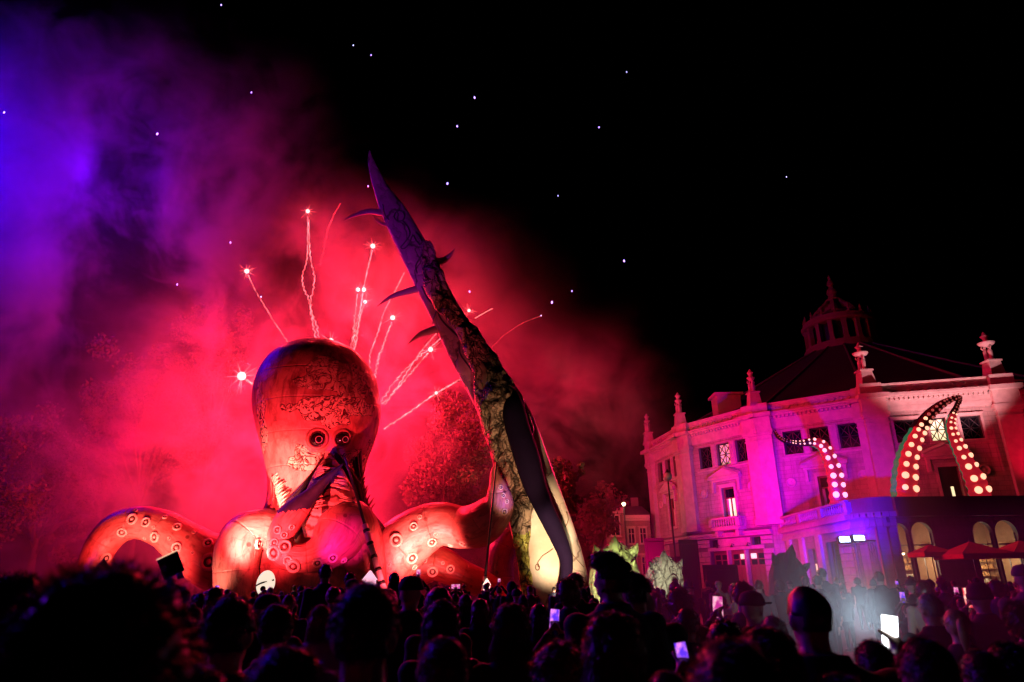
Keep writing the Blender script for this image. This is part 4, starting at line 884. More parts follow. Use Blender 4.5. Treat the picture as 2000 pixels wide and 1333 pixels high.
led([(1637, 985, 17), (1633, 955, 16), (1628, 925, 15), (1618, 895, 13), (1605, 872, 11), (1585, 864, 8), (1560, 866, 5), (1535, 862, 3.5), (1520, 853, 2.5), (1512, 840, 1)], 'glowing red tentacle bending left over the balustrade above the blue lamps', .80, 49, .55, 1)
led([(1770, 975, 20), (1769, 940, 19), (1772, 905, 17), (1780, 875, 15), (1795, 842, 12), (1815, 812, 9), (1840, 790, 7), (1862, 779, 5), (1874, 777, 3), (1874, 790, 1.5)], 'tallest glowing tentacle, arching right, with a green left edge', .62, 47.2, .45, -1)
led([(1915, 975, 20), (1905, 945, 19), (1890, 912, 16), (1875, 882, 13), (1862, 855, 10), (1856, 832, 8), (1860, 812, 6), (1868, 795, 4), (1873, 780, 2)], 'right-hand glowing tentacle leaning left toward the arching one', .85, 47.4, .75, 1)
# ------------------------------------------------------------ twin blue floodlights on a truss stand
M_alu = simple('truss_metal', (.35, .35, .38), .35, metal=.8); M_lampblue = glow('flood_face', (.35, .45, 1), 26); M_black = simple('black_case', (.015, .015, .017), .5)
st = empty('floodlight_stand', (17.55, 36, 0), 'truss stand with two glaring blue-white floodlights before the annex doors', 'floodlight stand')
for sx in (-.75, .75):
    mb = MB(); cx = 17.55 + sx * .55
    for dx in (-.12, .12):
        for dy in (-.12, .12): mb.tube([(cx + dx, 36 + dy, 0), (cx + dx, 36 + dy, 3.5)], [.025, .025], 6)
    for k in range(11):
        z = .1 + k * .31; s_ = 1 if k % 2 else -1; mb.tube([(cx - .12 * s_, 35.88, z), (cx + .12 * s_, 35.88, z + .31)], [.014] * 2, 5); mb.tube([(cx - .12, 36 - .12 * s_, z), (cx - .12, 36 + .12 * s_, z + .31)], [.014] * 2, 5)
    mb.obj('truss_leg', M_alu, st, kind='stuff')
MB().tube([(16.9, 36, 3.55), (18.2, 36, 3.55)], [.04, .04], 8).obj('crossbar', M_alu, st)
for px, py in ((1650, 1054), (1678, 1051)):
    q = P(px, py, 36); T = Matrix.Translation(q) @ Matrix.Rotation(R(-12), 4, 'X')
    f_ = MB().box((0, .16, 0), (.62, .28, .34), T).obj('floodlight', M_black, st)
    MB().box((0, 0, 0), (.50, .03, .24), T).obj('lamp_face', M_lampblue, f_); mb = MB(); mb.tube([q + Vector((-.34, .15, 0)), q + Vector((-.34, .15, -.3)), q + Vector((.34, .15, -.3)), q + Vector((.34, .15, 0))], [.02] * 4, 6); mb.obj('yoke', M_alu, f_)
# dark panels standing before the facade
def panel(px0, py0, px1, Y, label, tilt=0):
    a, b_ = P(px0, py0, Y), P(px1, py0, Y); root = empty('screen_panel', ((a.x + b_.x) / 2, Y, 0), label, 'panel')
    MB().bb((a.x, Y, .25), (b_.x, Y + .08, a.z)).obj('board', M_panel, root)
    for x in (a.x + .15, b_.x - .15): MB().tube([(x, Y - .05, 0), (x, Y - .05, a.z - .2)], [.035, .035], 6).obj('post', M_iron, root)
    MB().tube([(a.x, Y - .05, a.z - .3), (b_.x, Y - .05, a.z - .3)], [.03, .03], 6).obj('rail', M_iron, root)
panel(1372, 1104, 1440, 46, 'dark board propped before the red garage doors'); panel(1325, 1055, 1362, 52, 'tall dark board at the corner of the circus hall'); panel(1258, 1052, 1296, 56, 'tall dark board behind the grey-green rock')
# street lamps
def street_lamp(px, py, Y, on_, label):
    t = P(px, py, Y); root = empty('street_lamp', (t.x, Y, 0), label, 'street lamp')
    mb = MB(); mb.lathe([(.16, 0), (.16, .6), (.09, .8), (.06, t.z - .5), (.05, t.z - .3)], 10, c=(t.x, Y, 0)); mb.obj('post', M_iron, root, True)
    MB().ball((t.x, Y, t.z), .33 if not on_ else .2, 16, 10).obj('globe', glow('street_globe_glow', (1, .78, .45), 6) if on_ else simple('frosted_globe', (.30, .22, .26), .25), root, True)
    MB().lathe([(.22, t.z + (.24 if not on_ else .16)), (.1, t.z + .42), (.02, t.z + .55)], 10, c=(t.x, Y, 0)).obj('cap', M_iron, root)
    return t
street_lamp(1304, 931, 50, False, 'unlit globe street lamp in front of the leftmost circus wall')
t = street_lamp(1218, 985, 72, True, 'small bright street lamp above the far townhouse'); lamp('street_light', 'POINT', t + Vector((0, -1.2, 0)), (1, .72, .45), 130, shadow_soft_size=.2)
# far townhouses
M_brk = stone_mat('pale_brick', (.40, .30, .27), (.34, .25, .22), .4, .12); M_ptrim = simple('window_trim_pale', (.60, .52, .48), .7)
def house(x0, x1, Y, zt, wins, label, roof='hip'):
    root = empty('townhouse', ((x0 + x1) / 2, Y, 0), label, 'house'); M = Matrix.Translation((x0, Y, 0)) @ Matrix.Diagonal((1, -1, 1, 1)); W = x1 - x0
    w_ = wall(M, W, 0, zt, wins, 'wall', root, M_brk, .2); MB().bb((x0, Y + .02 + .2, 0), (x1, Y + 7, zt)).obj('rear_wall', M_brk, root)
    mb = MB(); mb.bb((0, 0, zt - .35), (W, .25, zt), M); mb.bb((0, 0, zt - .6), (W, .12, zt - .35), M); mb.obj('cornice', M_ptrim, w_); MB().bb((0, 0, zt * .52), (W, .12, zt * .52 + .2), M).obj('string_course', M_ptrim, w_)
    for a, c_, b_, e in wins:
        f_ = surround(M, a, c_, b_, e, w_, .14, .08, 'window'); MB().bb((a, -.18, c_), (b_, -.14, e), M).obj('pane', M_glass, f_)
        mb = MB(); mb.bb(((a + b_) / 2 - .04, -.14, c_), ((a + b_) / 2 + .04, -.1, e), M); mb.bb((a, -.14, c_ + (e - c_) * .62), (b_, -.1, c_ + (e - c_) * .62 + .06), M); mb.obj('glazing_bar', M_ptrim, f_)
    mb = MB(); r_ = 1.1; vs = [(x0 - .2, Y - .3, zt), (x1 + .2, Y - .3, zt), (x1 + .2, Y + 7, zt), (x0 - .2, Y + 7, zt), (x0 + .5, Y + 1.5, zt + r_), (x1 - .5, Y + 1.5, zt + r_), (x1 - .5, Y + 5, zt + r_), (x0 + .5, Y + 5, zt + r_)]
    mb.add(vs, [(0, 1, 5, 4), (1, 2, 6, 5), (2, 3, 7, 6), (3, 0, 4, 7), (4, 5, 6, 7)]); rf_ = mb.obj('roof', M_slate, root)
    MB().box((x1 - 1, Y + 3, zt + 1.4), (.8, .6, 1.6)).obj('chimney', M_brk, rf_); return root
hA = P(1181, 992, 76); hB = P(1218, 1006, 76); hC = P(1270, 1006, 76)
house(hA.x, hB.x - .02, 76, hA.z, [(.6, 6.6, 1.45, 8.6), (.6, 3.0, 1.45, 5.0)], 'narrow pale townhouse with one column of windows behind the yellow rock')
house(hB.x, hC.x, 76.6, hB.z, [(.5, 5.8, 1.1, 7.3), (1.75, 5.8, 2.35, 7.3), (.5, 2.6, 1.1, 4.3), (1.75, 2.6, 2.35, 4.3)], 'wider two-window townhouse between the street lamp and the circus hall')
# ------------------------------------------------------------ trees in the smoke
M_leaf = simple('leaves', (.10, .085, .04), .7, var=.5, scale=8); M_trunk = simple('tree_bark', (.09, .06, .045), .9, bump=.4)
def tree(px, py, Y, rpx, label, n=5200, tall=1.1, seed=1, lf=.34):
    random.seed(seed); c_ = P(px, py, Y); r_ = rpx * S(px, py, Y); root = empty('broadleaf_tree', (c_.x, Y, 0), label, 'tree')
    mb = MB(); mb.tube([(c_.x, Y, 0), (c_.x + .1, Y, c_.z * .4), (c_.x, Y, c_.z)], [.38, .26, .10], 8)
    for k in range(9):
        a = k * 2.4; q = Vector((c_.x + math.cos(a) * r_ * .7, Y + math.sin(a) * r_ * .6, c_.z + r_ * random.uniform(-.4, .8))); mb.tube([(c_.x, Y, c_.z * .45 + k * .3), Vector((c_.x, Y, c_.z * .6)).lerp(q, .5) + Vector((0, 0, .3)), q], [.16, .1, .03], 5)
    mb.obj('trunk', M_trunk, root, True)
    cl = [(Vector((random.gauss(0, .42), random.gauss(0, .36), random.gauss(0, .42 * tall))) * r_ + c_, random.uniform(.14, .36) * r_) for _ in range(60)]
    vs = []; fs = []
    for k in range(n):
        q, rr_ = random.choice(cl); d = Vector((random.gauss(0, 1), random.gauss(0, 1), random.gauss(0, 1))).normalized() * rr_ * random.random() ** .35; p = q + d
        a = Vector((random.gauss(0, 1), random.gauss(0, 1), random.gauss(0, 1))).normalized(); e = a.cross(Vector((random.gauss(0, 1), random.gauss(0, 1), .3))).normalized(); s_ = lf * random.uniform(.6, 1.3)
        b0 = len(vs); vs += [p - a * s_ * .5, p + e * s_ * .28, p + a * s_ * .5, p - e * s_ * .28]; fs.append((b0, b0 + 1, b0 + 2, b0 + 3))
    MB().add(vs, fs).obj('crown', M_leaf, root); return root
tree(868, 905, 56, 96, 'round tree glowing red in the smoke between the octopus and the tower', 15000, 1.2, 3)
tree(1092, 950, 52, 46, 'small tree catching red light just right of the leaning tower', 3500, 1, 4)
tree(1165, 1010, 66, 50, 'dark tree in front of the far townhouses', 3500, 1, 5)
tree(300, 800, 63, 120, 'tall tree half lost in the violet smoke left of the octopus', 15000, 1.2, 6)
tree(90, 960, 60, 120, 'dark tree at the far left behind the smoke', 12000, 1.1, 7)
tree(430, 700, 66, 70, 'tree top showing pale in the red smoke beside the octopus head', 9000, 1.2, 8)
random.seed(21)
# ------------------------------------------------------------ fireworks
M_core = glow('comet_core', (1, .40, .36), 3); M_core2 = glow('comet_core_small', (1, .25, .22), 30); 
def trail_mat(name, col, st):
    b = NB(name); f = b.ramp(b.noise(b.coord(), 2.2, 5, .7), .35, .62, .15, 1.9); b.set(b.b, 'Emission Color', (*col, 1)); b.set(b.b, 'Emission Strength', b.math('MULTIPLY', f, st)); return b.fin((.3, .2, .2), .6)
M_trail = trail_mat('burning_trail_and_glare', (1, .22, .22), 1.8); M_trail2 = trail_mat('faint_trail', (1, .06, .10), .6); M_spark = glow('blue_spark', (.34, .24, 1), 4); M_sparkf = glow('faint_blue_spark', (.5, .45, 1), 5)
def trail(pts, root, Y, r=.05, wig=.10, mat=None):
    q, _ = spline([P(*p, Y) for p in pts], [1] * len(pts), 16); out = []; rr_ = []
    for i, p in enumerate(q):
        t = i / len(q); w_ = wig * (.3 + t); ph = random.uniform(-1, 1)
        out.append(p + Vector((math.sin(i * 1.9) * w_ * .7 + ph * w_ * .6, 0, random.uniform(-1, 1) * w_ * .5))); rr_.append(r * random.uniform(.3, 1.0))
    return MB().tube(out, rr_, 5).obj('smoke_trail', mat or M_trail, root, True)
def comet(px, py, rpx, Y, power, label, trails=()):
    q = P(px, py, Y); root = empty('firework_comet', tuple(q), label, 'firework', 'red firework comets'); r_ = rpx * S(px, py, Y)
    MB().ball(q, r_ * .75, 12, 8).obj('core', M_core, root, True)
    mb = MB()
    for k in range(10):
        a = k * math.pi / 5 + random.uniform(-.15, .15); l = r_ * random.uniform(2.0, 4.2); mb.tube([q, q + Vector((math.cos(a) * l, random.uniform(-.3, .3) * l, math.sin(a) * l))], [r_ * .07, .003], 4)
    mb.obj('glare_rays', M_trail, root, kind='stuff')  # lens glare of the comet, modelled as thin glowing rays
    for t in trails: trail(t[0], root, Y, *t[1:])
    lamp('comet_light', 'POINT', q, (1, .02, .035), power * 9, shadow_soft_size=max(.12, r_))
    return root
comet(601, 413, 5, 49, 420, 'highest red comet, above the octopus head, with twin zigzag trails', [([(601, 424), (600, 500), (590, 548), (604, 590), (612, 640), (620, 690)], .045), ([(603, 430), (606, 500), (614, 545), (607, 600), (622, 650), (618, 690)], .045)])
comet(482, 530, 6, 48, 700, 'red comet at the upper left of the group', [([(485, 538), (500, 570), (530, 620), (560, 665), (575, 680)], .03, .05)])
comet(728, 481, 6, 50, 700, 'red comet just left of the tower blade', [([(727, 490), (715, 540), (706, 590), (700, 640), (690, 700)], .05, .06)])
comet(699, 566, 5, 49, 450, 'left one of two touching red comets over the head', [([(698, 575), (694, 610), (690, 650), (682, 700)], .04)])
comet(711, 566, 5, 49, 450, 'right one of two touching red comets over the head', [([(708, 575), (702, 610), (693, 650), (688, 700)], .04)])
comet(713, 590, 4.5, 49, 350, 'small red comet right below the touching pair', [([(711, 596), (702, 625), (694, 668), (686, 700)], .035)])
comet(767, 621, 6, 48, 600, 'red comet right of the head with one slanting trail', [([(765, 630), (750, 670), (738, 705), (730, 745)], .05)])
comet(646, 667, 8, 46, 800, 'red comet burning at the crown of the octopus head')
comet(841, 683, 6, 48, 600, 'red comet below the thorns of the tower', [([(836, 690), (810, 720), (780, 755), (745, 790)], .05), ([(862, 660), (845, 675), (810, 705), (772, 745), (740, 790)], .04)])
comet(472, 735, 11, 47, 1500, 'biggest white-hot comet left of the octopus head', [([(480, 742), (492, 750), (508, 762)], .09, .02)])
comet(916, 607, 4, 44, 260, 'lone red comet right of the tower')
comet(852, 768, 4, 47, 350, 'streaking comet low between the head and the tower', [([(905, 738), (870, 758), (850, 770), (800, 805), (750, 838)], .07, .05)])
def loose(pts, Y, r, wig, mat, label):
    root = empty('firework_trail', tuple(P(*pts[0], Y)), label, 'firework trail'); trail(pts, root, Y, r, wig, mat)
loose([(665, 398), (652, 420), (640, 450), (634, 480), (625, 520)], 50, .05, .1, M_trail2, 'faded zigzag trail between the highest comet and the blade')
loose([(790, 532), (770, 572), (750, 610), (738, 650), (722, 700), (728, 740)], 49, .045, .06, M_trail, 'bright trail crossing behind the second thorn')
loose([(852, 652), (820, 690), (790, 735), (752, 790)], 50, .04, .06, M_trail, 'long thin trail rising under the lowest left thorn')
loose([(962, 603), (945, 612), (928, 622)], 44, .03, .02, M_trail, 'short streak at the right of the lone comet')
loose([(1055, 618), (1020, 632), (985, 655), (960, 680)], 46, .025, .04, M_trail2, 'very faint streak curving away right of the tower')
SP = [(432, 10, 3, 'blue spark nearest the top edge of the sky'), (690, 89, 2.2, 'left one of two close faint blue sparks high above the blade'), (725, 108, 2.6, 'right one of two close faint blue sparks high above the blade'), (927, 191, 4, 'large blue spark high above and right of the blade tip'), (491, 181, 2.8, 'blue spark high in the violet smoke left of the blade'), (307, 262, 4, 'large blue spark in the upper left violet smoke'), (8, 220, 3.5, 'blue spark at the left edge of the sky'), (893, 247, 3.5, 'blue spark just below the large one right of the blade tip'), (1170, 249, 3, 'blue spark alone in the black sky right of the blade'), (1224, 141, 2, 'faint blue spark topmost over the right half'), (874, 359, 4, 'blue spark right of the blade level with its shoulder'), (1090, 383, 2, 'faint blue spark far right of the blade'), (719, 364, 3, 'blue spark touching the left edge of the blade'), (450, 474, 3, 'blue spark up left of the upper left comet'), (346, 556, 3, 'blue spark in the purple smoke far left of the comets'), (510, 580, 2.2, 'blue spark on the slanting trail of the left comet'), (1219, 510, 4, 'bright blue spark high between the tower and the hall'), (1536, 346, 1.6, 'tiny faint spark in the black sky over the hall'), (917, 570, 3, 'blue spark right above the lone red comet'), (1078, 591, 4.2, 'bright blue spark right of the lone comet'), (1117, 569, 2.6, 'small blue spark beside the bright one right of the tower'), (1057, 617, 1.8, 'faint spark at the end of the faint right streak')]
for px, py, r_, lb in SP:
    Y = random.uniform(42, 46); q = P(px, py, Y); k = r_ * .52 * S(px, py, Y)
    d = Vector((random.uniform(-.3, .3), .1, 1)).normalized(); M = basis(q, d, 1)
    tag(MB().ball((0, 0, 0), (k * .8, k * .8, k * 1.35), 8, 6, M=M).obj('firework_spark', M_spark if r_ > 2.5 else M_sparkf, None, True), lb, 'firework spark', 'blue firework sparks')
# ------------------------------------------------------------ people
def remeshed(mb, voxel, name, smooth_it=2):
    me = mb.mesh('tmp'); o = bpy.data.objects.new('tmp', me); COL.objects.link(o)
    r_ = o.modifiers.new('r', 'REMESH'); r_.mode = 'VOXEL'; r_.voxel_size = voxel; r_.use_smooth_shade = True
    s_ = o.modifiers.new('s', 'SMOOTH'); s_.iterations = smooth_it; s_.factor = .5
    dg = bpy.context.evaluated_depsgraph_get(); me2 = bpy.data.meshes.new_from_object(o.evaluated_get(dg)); me2.name = name
    bpy.data.objects.remove(o); bpy.data.meshes.remove(me); return me2
HC = Vector((0, .015, 1.635))           # centre of the head of a 1.75 m figure looking along +Y
def figure_mesh(pose, female=False, voxel=.012, turn=0.0, bulky=1.0):
    mb = MB(); V = Vector; sh = .165 if female else .195; k = bulky
    X = V((1, 0, 0))
    fl = .62
    mb.tube([V((0, 0, .86)), V((0, 0, .98)), V((0, .0, 1.12)), V((0, -.005, 1.26)), V((0, -.01, 1.40)), V((0, -.005, 1.475))], [.165 * k, (.165 if not female else .15) * k, .155 * k, (.185) * k, (sh) * k, .115 * k], 20, fl, sub=4)
    mb.tube([V((0, -.01, 1.42)), V((0, .0, 1.50)), V((0, .008, 1.57))], [.078, .060, .057], 14, 1, sub=2)           # neck
    mb.tube([V((0, -.012, 1.44)), V((0, -.006, 1.515))], [.115 * k, .088 * k], 16, .85, sub=2)                              # collar
    T = Matrix.Translation(HC) @ Matrix.Rotation(turn, 4, 'Z')
    mb.ball((0, 0, .02), (.076, .096, .100), 20, 14, M=T); mb.ball((0, .02, -.045), (.058, .072, .072), 16, 10, M=T)    # skull and jaw
    mb.tube([T @ V((0, .088, .02)), T @ V((0, .108, -.018)), T @ V((0, .100, -.03))], [.010, .015, .012], 8)                     # nose
    mb.ball((0, .088, -.055), (.024, .012, .010), 10, 6, M=T)                                                                                # lips
    for s_ in (-1, 1):
        mb.ball((s_ * .078, -.005, -.005), (.010, .020, .032), 10, 8, M=T)                                                                    # ears
        mb.ball((s_ * .03, .082, .028), (.020, .012, .008), 8, 6, M=T)                                                                        # brow
    for s_ in (-1, 1):
        hip = V((s_ * .09, 0, .88)); mb.tube([hip, V((s_ * .10, .01, .50)), V((s_ * .105, -.01, .10))], [.095, .068, .048], 12, 1, sub=3)
        mb.tube([V((s_ * .105, -.05, .045)), V((s_ * .11, .06, .04)), V((s_ * .115, .16, .03))], [.045, .045, .032], 10, 1, ref=V((0, 0, 1)), sub=2)
        S0 = V((s_ * (sh - .0) * k, -.01, 1.405))
        up = pose in ('both_up',) or (pose == 'right_up' and s_ > 0)
        mb.ball(S0, (.075 * k, .07 * k, .07), 12, 8)
        if up:
            E_ = S0 + V((s_ * .05, .20, .13)) if pose != 'right_up' else S0 + V((.05, .16, .12)); W_2 = V((s_ * .05, .30, 1.80)) if pose == 'both_up' else V((.12, .30, 1.80))
        elif pose == 'phone_low' : E_ = S0 + V((s_ * .05, .02, -.28)); W_2 = V((s_ * .06, .28, 1.28))
        else: E_ = S0 + V((s_ * .05, -.02, -.29)); W_2 = S0 + V((s_ * .045, .05, -.54))
        mb.tube([S0, S0.lerp(E_, .5), E_, E_.lerp(W_2, .5), W_2], [.062 * k, .056 * k, .046 * k, .042 * k, .030], 12, 1, sub=3)
        d = (W_2 - E_).normalized(); hd = W_2 + d * .055
        mb.tube([W_2, hd, W_2 + d * .095], [.026, .040, .036], 12, .5, ref=X if up else X, sub=2)
        for q in range(4):                                            # four fingers and a thumb
            off_ = V((0, (q - 1.5) * .019, 0)) if not up else V(((q - 1.5) * .019, 0, 0)); base_ = W_2 + d * .09 + off_; L_ = (.062, .075, .070, .052)[q]
            curl = V((-s_ * .012, .0, 0)) if not up else V((0, .02, 0)); mb.tube([base_, base_ + d * L_ * .5 + curl * .5, base_ + d * L_ + curl * 1.6], [.0105, .0098, .0085], 8)
        tb = W_2 + d * .03; th = V((-s_ * .0, .035, 0)) if not up else V((-s_ * .035, 0, 0)); mb.tube([tb, tb + th + d * .02, tb + th * 1.3 + d * .055], [.014, .012, .010], 8)
    me = remeshed(mb, voxel, 'person_body')
    mi = []
    for p in me.polygons:
        c_ = p.center; dh = (c_ - HC).length
        if c_.z > 1.525 or dh < .112: k_ = 0
        elif c_.z > .84: k_ = 1
        elif c_.z > .08: k_ = 2
        else: k_ = 3
        if pose in ('both_up', 'right_up'):
            for s_ in (-1, 1):
                if pose == 'both_up': w_ = V((s_ * .05, .30, 1.80))
                elif s_ > 0: w_ = V((.12, .30, 1.80))
                else: continue
                if (c_ - w_).dot(V((0, .35, .9))) > -.02 and (c_ - w_).length < .22: k_ = 0
                elif c_.y > .10 and dh > .15: k_ = 1
        if pose in ('down', 'right_up') and c_.z < .86 and c_.z > .55 and abs(c_.x) > .185: k_ = 0
        mi.append(k_)
    me.polygons.foreach_set('material_index', mi); me.polygons.foreach_set('use_smooth', [True] * len(mi))
    return me
M_sk = simple('skin', (.42, .25, .18), .5, var=.1); M_shoe = simple('shoes', (.03, .03, .03), .5); M_trous = simple('trousers', (.02, .022, .03), .8)
BODY = {}
def body(pose, female=False, fine=False, turn=0.0, bulky=1.0):
    k = (pose, female, fine, round(turn, 2), bulky)
    if k not in BODY:
        me = figure_mesh(pose, female, .009 if fine else .0125, turn, bulky)
        for q in (M_sk, M_trous, M_trous, M_shoe): me.materials.append(q)
        BODY[k] = me
    return BODY[k]
# hair ---------------------------------------------------------------
HAIR = {}
def hair(kind, dense=False, seed=0):
    key = (kind, dense, seed)
    if key in HAIR: return HAIR[key]
    rnd = random.Random(hash(kind) % 999 + seed if False else sum(map(ord, kind)) + seed); mb = MB(); V = Vector
    nu, nv = (40, 26) if dense else (24, 16); vs = []; idx = {}
    thick = dict(crop=.012, shaved=.003, quiff=.020, curly=.036, long=.020, bob=.028, ponytail=.014, bun=.014, wavy=.028)[kind]
    line = dict(crop=-.045, shaved=-.045, quiff=-.05, curly=-.07, long=-.09, bob=-.10, ponytail=-.05, bun=-.05, wavy=-.09)[kind]
    rad = V((.076, .096, .100))
    def surf(d):
        b_ = V((d.x * rad.x, d.y * rad.y, d.z * rad.z + .02)); t = thick
        if kind == 'quiff' and d.z > .3: t += .040 * max(0, d.y + .35) * d.z + .012
        if kind in ('curly', 'wavy'): t += .012 * noise.noise(d * 3.1 + V((seed, 0, 0)))
        t *= 1 + .5 * noise.noise(d * 3 + V((seed, 3, 0))); t += .007 * noise.noise(d * 1.6 + V((seed * 3, 9, 0)))
        front = d.y > .35 and d.z < .45 - (.0 if kind != 'bob' else .1)
        if kind in ('crop', 'shaved', 'quiff', 'ponytail', 'bun') and abs(d.x) > .72 and -.75 < d.z < -.02: t = -.006
        if front or b_.z < line: t = -.012
        return b_ + d * t
    for j in range(nv + 1):
        ph = -math.pi / 2 + math.pi * j / nv
        for i in range(nu):
            a = 2 * math.pi * i / nu; d = V((math.cos(a) * math.cos(ph), math.sin(a) * math.cos(ph), math.sin(ph))); vs.append(surf(d))
    fs = [(j * nu + i, j * nu + (i + 1) % nu, (j + 1) * nu + (i + 1) % nu, (j + 1) * nu + i) for j in range(nv) for i in range(nu)]
    mb.add([q + HC for q in vs], fs)
    def strand(p, d, L, wd, bend=V((0, 0, 0))):
        s_ = d.cross(V((rnd.gauss(0, 1), rnd.gauss(0, 1), rnd.gauss(0, 1)))).normalized() * wd; e = p + d * L + bend
        m_ = p.lerp(e, .5) + d * L * .12; mb.add([p - s_, p + s_, m_ + s_ * .7, m_ - s_ * .7, e], [(0, 1, 2, 3), (3, 2, 4)])
    n_ = {True: 9000, False: 1300}[dense]; wd = .0009 if dense else .0024
    for k in range(n_):
        d = V((rnd.gauss(0, 1), rnd.gauss(0, 1), rnd.gauss(0, 1))).normalized(); p = surf(d)
        if p.z < line + .004 or (d.y > .35 and d.z < .45): continue
        L = dict(crop=.026, shaved=.004, quiff=.036, curly=.034, long=.03, bob=.03, ponytail=.016, bun=.016, wavy=.03)[kind] * rnd.uniform(.4, 1.3)
        t = V((rnd.gauss(0, .5), rnd.gauss(0, .5), rnd.gauss(0, .5))); dn = V((0, -.4, -1))
        w_ = dict(crop=.25, shaved=0, quiff=.1, curly=0, long=1.6, bob=1.4, ponytail=1, bun=.6, wavy=1.0)[kind]
        tg = (dn + t * .9 + V((0, 0, .9 if d.z > .75 else 0))); tg = (tg - d * tg.dot(d)).normalized(); dd = (tg * (.9 if kind != 'curly' else .5) + d * (.34 if kind != 'curly' else .7) + t * .25).normalized(); strand(p + HC - d * .003, dd, L, wd)
    if kind in ('long', 'wavy', 'bob'):
        Lh = dict(long=.34, wavy=.26, bob=.10)[kind]; rows_ = 8; cols_ = 18; g = []
        for side in (0, 1):
            for j in range(rows_ + 1):
                z = .0 - (Lh + .06) * j / rows_
                for i in range(cols_ + 1):
                    a = math.pi * (1.0 + i / cols_); rx = (.098 + .012 * math.sin(j / rows_ * 3)) - side * .02; ry = (.112 - .03 * j / rows_) - side * .02
                    nn = .008 * noise.noise(V((i * .8, j * .3, seed))); g.append(HC + V((math.cos(a) * (rx + nn), math.sin(a) * (ry + nn) + .01, z + .01 * noise.noise(V((i * .9, 5, seed))) * j)))
        c1 = cols_ + 1; o_ = (rows_ + 1) * c1; f2 = []
        for j in range(rows_):
            for i in range(cols_):
                a = j * c1 + i; f2.append((a, a + c1, a + c1 + 1, a + 1)); f2.append((o_ + a, o_ + a + 1, o_ + a + c1 + 1, o_ + a + c1))
        for i in range(cols_): a = rows_ * c1 + i; f2.append((a, o_ + a, o_ + a + 1, a + 1))
        mb.add(g, f2)
        for k in range(n_ // 3):
            a = math.pi * (1.0 + rnd.random()); z = rnd.uniform(-.02, -Lh); strand(HC + V((math.cos(a) * .101, math.sin(a) * .112 + .01, z)), V((math.cos(a) * .22 + rnd.gauss(0, .1), math.sin(a) * .2, -1)).normalized(), rnd.uniform(.05, .12), wd * 1.3)
    if kind == 'ponytail': mb.tube([HC + V((0, -.10, .05)), HC + V((0, -.15, .03)), HC + V((0, -.155, -.06)), HC + V((0, -.13, -.20))], [.018, .032, .034, .008], 10, sub=3)
    if kind == 'bun': mb.ball(HC + V((0, -.07, .13)), (.045, .045, .04), 14, 10, fn=lambda q: 1 + .12 * noise.noise(q * 4))
    me = mb.mesh('hair', True); HAIR[key] = me; return me
def cap_mesh(kind):
    if kind in HAIR: return HAIR[kind]
    mb = MB()
    if kind == 'beanie':
        mb.lathe([(.088, .0), (.104, .01), (.106, .045), (.098, .05), (.094, .09), (.075, .125), (.04, .145), (.001, .15)], 24, c=HC, cap=False)
        mb.ball(HC + Vector((0, 0, .16)), .028, 10, 8)
    if kind == 'cap':
        mb.lathe([(.088, .03), (.098, .035), (.096, .07), (.080, .11), (.045, .132), (.001, .138)], 24, c=HC, cap=False)
        mb.box(HC + Vector((0, .13, .045)), (.13, .10, .012))
    if kind == 'hood':
        mb.ball(HC + Vector((0, -.02, .0)), (.115, .125, .145), 22, 16, fn=lambda q: 1 if not (q.y > .55 and q.z < .7) else .72); mb.tube([HC + Vector((0, -.03, -.18)), HC + Vector((0, -.02, -.10))], [.13, .10], 16, .9, sub=2)
    me = mb.mesh(kind, True); HAIR[kind] = me; return me
hair_cols = [('black', (.012, .009, .008)), ('dark brown', (.035, .018, .010)), ('brown', (.075, .038, .018)), ('auburn', (.10, .03, .012)), ('blond', (.32, .20, .09)), ('grey', (.22, .21, .20))]
coat_cols = [('black', (.010, .010, .012)), ('dark blue', (.012, .018, .045)), ('grey', (.09, .09, .095)), ('brown', (.06, .035, .02)), ('dark green', (.018, .035, .02)), ('beige', (.26, .20, .14)), ('burgundy', (.08, .010, .018)), ('white', (.5, .5, .5)), ('denim', (.04, .06, .10))]
MH = {n_: simple('hair_' + n_.replace(' ', '_'), c_, .38, var=.3, scale=30, spec=.55) for n_, c_ in hair_cols}; MC = {n_: simple('coat_' + n_.replace(' ', '_'), c_, .8, var=.2, scale=8, bump=.15) for n_, c_ in coat_cols}
